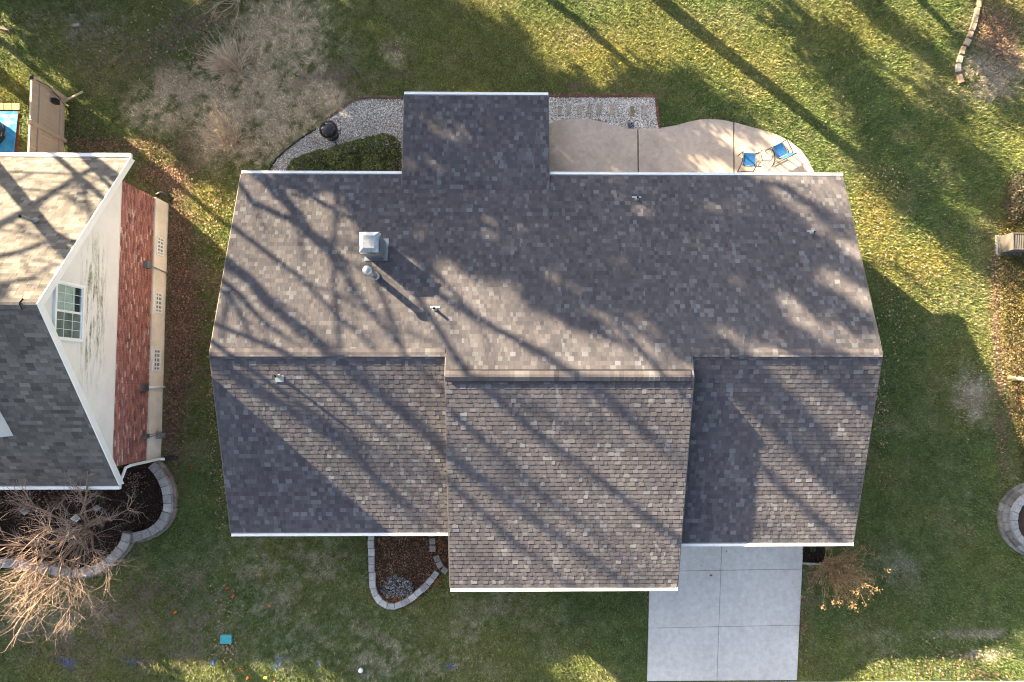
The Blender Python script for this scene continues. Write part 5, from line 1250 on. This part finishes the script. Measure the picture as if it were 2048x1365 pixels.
for i, ((x, y), mt, lab) in enumerate(FL):
    b = P(x, y, .16); t = thing('marking_flag', lab, 'flag', (b[0], b[1], 0), 'utility marking flags in the front lawn')
    m = MB(); m.tube([(b[0], b[1], -.02), (b[0], b[1], .2)], .004, 5); m.build('wire', M_FRAME, t, tone=False)
    a = rng.uniform(0, 6.28); u = np.array([math.cos(a), math.sin(a), 0]); v = np.array([-math.sin(a) * .7, math.cos(a) * .7, .5]); s = .1
    q = np.array([b[0], b[1], .13]); V = []
    for k in range(4): V += [q + u * s * k / 3 + v * .0 + np.array([0, 0, .012 * math.sin(k * 2)]), q + u * s * k / 3 + v * s + np.array([0, 0, .012 * math.cos(k * 2)])]
    V = np.vstack([V, np.array(V) - np.array([0, 0, .003])])
    F = [(2 * k, 2 * k + 1, 2 * k + 3, 2 * k + 2) for k in range(3)] + [(8 + 2 * k + 2, 8 + 2 * k + 3, 8 + 2 * k + 1, 8 + 2 * k) for k in range(3)]
    mesh_obj('flag', V, F, mt, t)

# ------------------------------------------------------------------ trees beyond the frame whose shade falls across the roof and lawn
NV = np.array([math.sin(-SUN_AZ), math.cos(SUN_AZ)])     # across the light, on the ground
def from_sn(s, n): return D * s + NV * n

def evergreen(n0, s_base, ztop, rad, zlow=2.5, dens=1.0, seed=0):  # unseen tree that blocks sun; crown sized by the wanted shade
    r = np.random.default_rng(500 + seed); b = from_sn(s_base, n0)
    t = thing('shade_evergreen', 'unseen dense evergreen placed for the shade it casts', 'tree', (b[0], b[1], 0), 'evergreen trees beyond the lawn')
    m = MB(); m.tube([(b[0], b[1], -.1), (b[0], b[1], ztop * .5), (b[0], b[1], ztop * .95)], [.28, .18, .03], 8, (.12, .09, .07)); m.build('trunk', M_TWIG, t, True)
    pts = []
    nb = int(70 * dens * ztop / 12)
    for i in range(nb):
        z = zlow + (ztop - zlow) * (i + r.random()) / nb; f = (ztop - z) / (ztop - zlow)
        R0 = rad * (min(1, f * 4.5) ** .8 + .06) * r.uniform(.6, 1.12); a = r.uniform(0, 6.28)
        k = int(110 * dens); u = r.random(k) ** .6
        c = np.stack([b[0] + np.cos(a) * R0 * u, b[1] + np.sin(a) * R0 * u, z - .35 * u * R0 * .5 + 0 * u], 1)
        pts.append(c + r.normal(0, .22, (k, 3)) * (0.5 + R0 * .35))
    pts = np.vstack(pts); leaf_cloud('foliage', pts, (.25, .42), [(.03, .05, .015), (.04, .06, .02), (.05, .07, .02)], M_GREEN, t, .6)
for i, (n0, zt, rd) in enumerate(((1.5, 12.7, 1.2), (3.0, 15.8, 1.4), (4.8, 17.8, 1.8), (6.6, 18.2, 1.7), (8.3, 18.0, 1.5), (9.6, 17.0, 1.0), (-8.6, 17.6, 1.6))):  # crowns shaped to the roof shade edge; last one added for front lawn
    evergreen(n0, -30 - (i % 2) * 2.0, zt + (.75 if i % 2 else 0), rd, 2.0, 1.0, i)
evergreen(-7.6, -31, 17.8, 1.1, 8.0, 1.2, 41)  # extra unseen crown, added to shade a sunlit gap on the front lawn
evergreen(-9.8, -33, 17.8, 1.2, 8.0, 1.2, 42)  # second crown added for the same front lawn gap
evergreen(-.15, -27.5, 6.2, 1.35, .8, 1.5, 20)  # low crown added so the upper left lawn is shaded, not the roof
for i, (n0, sb, zt, rd) in enumerate(((-11.3, -36, 17.6, 1.0), (-18.6, -39, 16.5, 1.7), (-21.8, -40, 16.5, 1.7))): evergreen(n0, sb, zt, rd, 2.0, 1.0, 30 + i)  # added to shade the bottom left lawn and part of the bare tree

def bare_from_shadows(label, limbs, group, twigs=5, seed=0, t0=26, surf=None, base_n=None):
    surf = surf or on_surface
    """tall leafless tree: each limb is an upright line of points, given by the strip it shades, lifted back along the sunlight"""
    first = surf(*limbs[0][0][0]); base = first[:2] - D * t0
    if base_n is not None: base = from_sn(base @ D, base_n)
    t = thing('tall_bare_tree', label, 'tree', (base[0], base[1], 0), group)
    trunk_top = None
    for li, (pts, w) in enumerate(limbs):
        W = [surf(*p) for p in pts]; tt = t0
        s0 = W[0][:2] @ D
        V = []
        for p in W:
            k = tt + (p[:2] @ D - s0); V.append(np.array([p[0] - D[0] * k, p[1] - D[1] * k, p[2] + SUN_TAN * k]))
        r0 = w / 2 / 65.0
        m = MB()
        rad = list(np.linspace(r0, r0 * .55, len(V)))
        m.tube(V, rad, 7, (.16, .12, .10))
        for i in range(len(V) - 1):
            for _ in range(twigs):
                u = random.random(); q = V[i] * (1 - u) + V[i + 1] * u
                dd = rng.normal(0, .7, 3); dd[2] = abs(dd[2]) + .6; dd /= np.linalg.norm(dd)
                grow(m, q, dd, random.uniform(.8, 2.0), r0 * .28, 2 if twigs > 2 else 1, (.15, .11, .09), .45, (2, 3), .5)
        m.build('limb', M_TWIG, t)
        if trunk_top is None:
            trunk_top = (V[0], r0)
            if base_n is not None:
                tt_ = np.array([base[0], base[1], V[0][2] - 2.2]); j = MB(); j.tube([tt_, (tt_ + V[0]) / 2 + np.array([0, 0, -.15]), V[0]], [r0 * 1.1, r0, r0], 7, (.16, .12, .10)); j.build('limb', M_TWIG, t); trunk_top = (tt_, r0)
        else:
            j = MB(); a = trunk_top[0]; b = V[0]; lowp = np.array([base[0], base[1], min(a[2], b[2]) - 1.5])
            j.tube([lowp, (lowp + b) / 2 + np.array([0, 0, -.2]), b], [r0 * .6, r0 * .6, r0 * .7], 7, (.16, .12, .10)); j.build('limb', M_TWIG, t)
    m = MB(); a, r0 = trunk_top
    m.tube([(base[0], base[1], -.1), (base[0], base[1], a[2] * .5), a], [r0 * 1.5, r0 * 1.25, r0], 9, (.15, .12, .10)); m.build('trunk', M_TWIG, t, True)

def neigh_roof(px, py):
    for z in np.arange(7.2, 2.5, -.02):
        q = P(px, py, z); zr = NR[1] - (q[1] - NR[0]) * (NR[1] - NEB[1]) / (NEB[0] - NR[0])
        if zr >= z: return q
    return P(px, py, 4)
def z2(pts, ox, oy, s): return [(ox + a / s, oy + b / s) for a, b in pts]
G1 = 'tall bare trees beyond the lawn'
LB = 'tall leafless tree beyond the upper left edge'
A2 = (400, 340, 3.25)
bare_from_shadows(LB, [
    (z2([(160, 580), (330, 720), (440, 860), (560, 960), (700, 1060), (850, 1200), (1000, 1320)], *A2) + z2([(1050, 200), (1250, 370), (1500, 520), (1640, 650)], 400, 690, 3.413) + z2([(60, 480), (300, 650), (500, 800), (700, 940), (880, 1060)], 860, 690, 2.226), 24),
    (z2([(140, 700), (220, 850), (290, 1000), (350, 1130)], *A2), 12), (z2([(250, 800), (420, 1000), (540, 1080)], *A2), 11), (z2([(200, 780), (160, 950), (140, 1100)], *A2), 9)], G1, 1, 1, 15)
bare_from_shadows(LB, [
    (z2([(420, 60), (620, 270), (700, 400), (800, 470), (900, 560), (960, 660)], *A2), 24),
    (z2([(340, 210), (640, 350), (760, 470), (850, 560), (960, 700), (1060, 860), (1180, 1000), (1290, 1140)], *A2), 16),
    (z2([(560, 80), (800, 220), (1000, 330)], *A2), 14)], G1, 1, 2, 16)
bare_from_shadows(LB, [
    (z2([(200, 380), (400, 510), (500, 590), (640, 690), (760, 810), (900, 960), (1060, 1090), (1150, 1190)], *A2), 12)], G1, 1, 3, 15)
A4 = (860, 690, 2.226)
bare_from_shadows(LB, [
    (z2([(1550, 810), (1700, 900), (1950, 1050)], *A2) + z2([(760, 180), (900, 260), (1000, 330)], 840, 640, 3.413) + z2([(760, 250), (950, 400), (1150, 520)], *A4), 17),
    (z2([(400, 0), (600, 100), (760, 180)], 840, 640, 3.413), 14), (z2([(120, 60), (250, 200), (400, 330), (700, 560), (1000, 800), (1100, 860)], *A4), 18), (z2([(90, 290), (250, 450), (450, 620), (600, 760)], *A4), 13), (z2([(80, 600), (300, 820), (420, 940)], *A4), 12)], G1, 2, 4, 22, None, 2.3)
bare_from_shadows(LB, [
    (z2([(1640, 0), (1720, 160), (1800, 280)], 840, 640, 3.413) + z2([(1230, 100), (1500, 330), (1700, 560), (1900, 740)], *A4), 26),
    (z2([(1550, 1040), (1700, 1180)], 1000, 0, 1.95), 13), (z2([(1500, 560), (1650, 720), (1830, 850)], *A4), 18), (z2([(1650, 60), (1800, 170), (1960, 290)], *A4), 22), (z2([(820, 1140), (1000, 1280)], 1000, 0, 1.95), 16), (z2([(1750, 10), (1900, 90), (1990, 150)], *A4), 18)], G1, 2, 5, 27)
bare_from_shadows(LB, [
    (z2([(160, 170), (400, 300), (650, 470), (900, 640), (1050, 760)], 400, 690, 3.413), 20),
    (z2([(900, 560), (1100, 800), (1300, 1000), (1500, 1180)], 400, 690, 3.413), 16), (z2([(450, 0), (700, 130), (900, 300), (1200, 560)], 400, 690, 3.413), 15)], G1, 1, 6, 16)
# mottled canopy over the right half of the rear slope
bare_from_shadows(LB, [
    ([(1180, 430), (1300, 520), (1400, 590), (1480, 660)], 30), ([(1300, 400), (1420, 470), (1560, 560), (1640, 640)], 34), ([(1380, 360), (1480, 400), (1620, 480), (1730, 580)], 30),
    ([(1150, 560), (1260, 640), (1330, 700)], 22), ([(1560, 370), (1640, 420), (1700, 480)], 26), ([(1000, 520), (1100, 590), (1200, 640)], 22)], G1, 6, 7, 30)
bare_from_shadows(LB, [([(-60, 490), (0, 450), (50, 425), (100, 392), (150, 360), (190, 335)], 22), ([(150, 350), (170, 385), (180, 430), (185, 470)], 12), ([(110, 385), (150, 400), (215, 345)], 9), ([(-40, 350), (20, 370), (70, 345)], 12), ([(-20, 520), (60, 500), (130, 470)], 16), ([(-20, 570), (60, 560), (110, 530)], 12)], G1, 2, 8, 18, neigh_roof)
# trunk shadows on the rear lawn
LR = 'leafless tree beyond the top edge of the lawn'
G2 = 'bare trees beyond the top edge'
def lawn_tree(label, line, w, t0, crown, seed):
    """trunk from the strip it shades, crown clumps from the patches they shade"""
    W = [P(*p) for p in line]; b = W[0][:2] - D * t0
    t = thing('tall_bare_tree', label, 'tree', (b[0], b[1], 0), G2)
    s0 = W[0][:2] @ D; V = [np.array([b[0], b[1], -.1])]
    for p in W:
        k = t0 + (p[:2] @ D - s0); V.append(np.array([p[0] - D[0] * k, p[1] - D[1] * k, SUN_TAN * k]))
    r0 = w / 2 / 54; m = MB(); m.tube(V, np.linspace(r0 * 1.15, r0 * .8, len(V)), 10, (.15, .12, .10)); m.build('trunk', M_TWIG, t, True)
    top = V[-1]; pts = []
    m = MB()
    for (px, py, rr) in crown:
        p = P(px, py); k = t0 + (p[:2] @ D - s0); c = np.array([p[0] - D[0] * k, p[1] - D[1] * k, SUN_TAN * k])
        m.tube([top, (top + c) / 2 + rng.normal(0, .1, 3), c], [r0 * .5, r0 * .35, r0 * .15], 6, (.15, .12, .10))
        for _ in range(16):
            dd = rng.normal(0, 1, 3); dd[2] += .3; dd /= np.linalg.norm(dd); grow(m, c + rng.normal(0, .2, 3), dd, rr, .03, 2, (.14, .11, .09), .5, (2, 4), .5)
        pts.append(c + rng.normal(0, rr * .45, (int(330 * rr * rr + 60), 3)))
    m.build('limbs', M_TWIG, t)
    if pts: leaf_cloud('clinging_leaves', np.vstack(pts), (.14, .28), [(.2, .12, .06), (.14, .08, .05)], M_LEAF, t, .7)
lawn_tree(LR, [(1320, 0), (1400, 65), (1480, 128), (1560, 190), (1640, 255), (1760, 350)], 26, 4, [(1800, 380, .8), (1860, 420, .9), (1830, 330, .8), (1920, 470, .8), (1980, 520, .7), (1760, 300, .7)], 1)
lawn_tree(LR, [(1100, 0), (1180, 62), (1270, 140)], 17, 5, [(1290, 190, .6), (1350, 205, .7), (1420, 218, .65), (1480, 238, .55), (1380, 165, .45), (1330, 240, .8), (1260, 230, .7), (1210, 220, .6), (1300, 290, .5), (1370, 280, .55), (1180, 290, .5), (1440, 305, .45)], 2)
lawn_tree(LR, [(1560, -10), (1640, 60)], 20, 7, [(1610, 70, .7), (1660, 130, .8), (1720, 190, .9), (1790, 230, .9), (1870, 270, .9), (1950, 330, .9), (1690, 90, .6), (1900, 210, .6), (1990, 400, .9), (1750, 250, .7)], 3)
lawn_tree(LR, [(1840, 0), (1890, 50), (1930, 95)], 14, 7, [(1960, 110, .5), (2010, 140, .7), (2040, 60, .7), (2030, 220, .8), (2000, 20, .6)], 4)
lawn_tree(LR, [(1690, -25), (1735, 10)], 16, 8, [(1745, 20, .5), (1795, 58, .5), (1845, 98, .45), (1885, 130, .4)], 5)
evergreen(-16.6, -15.2, 5.8, 1.7, .4, 1.2, 51)  # low unseen evergreen added to keep sun off the lower left lawn
print('objects', len(bpy.data.objects))
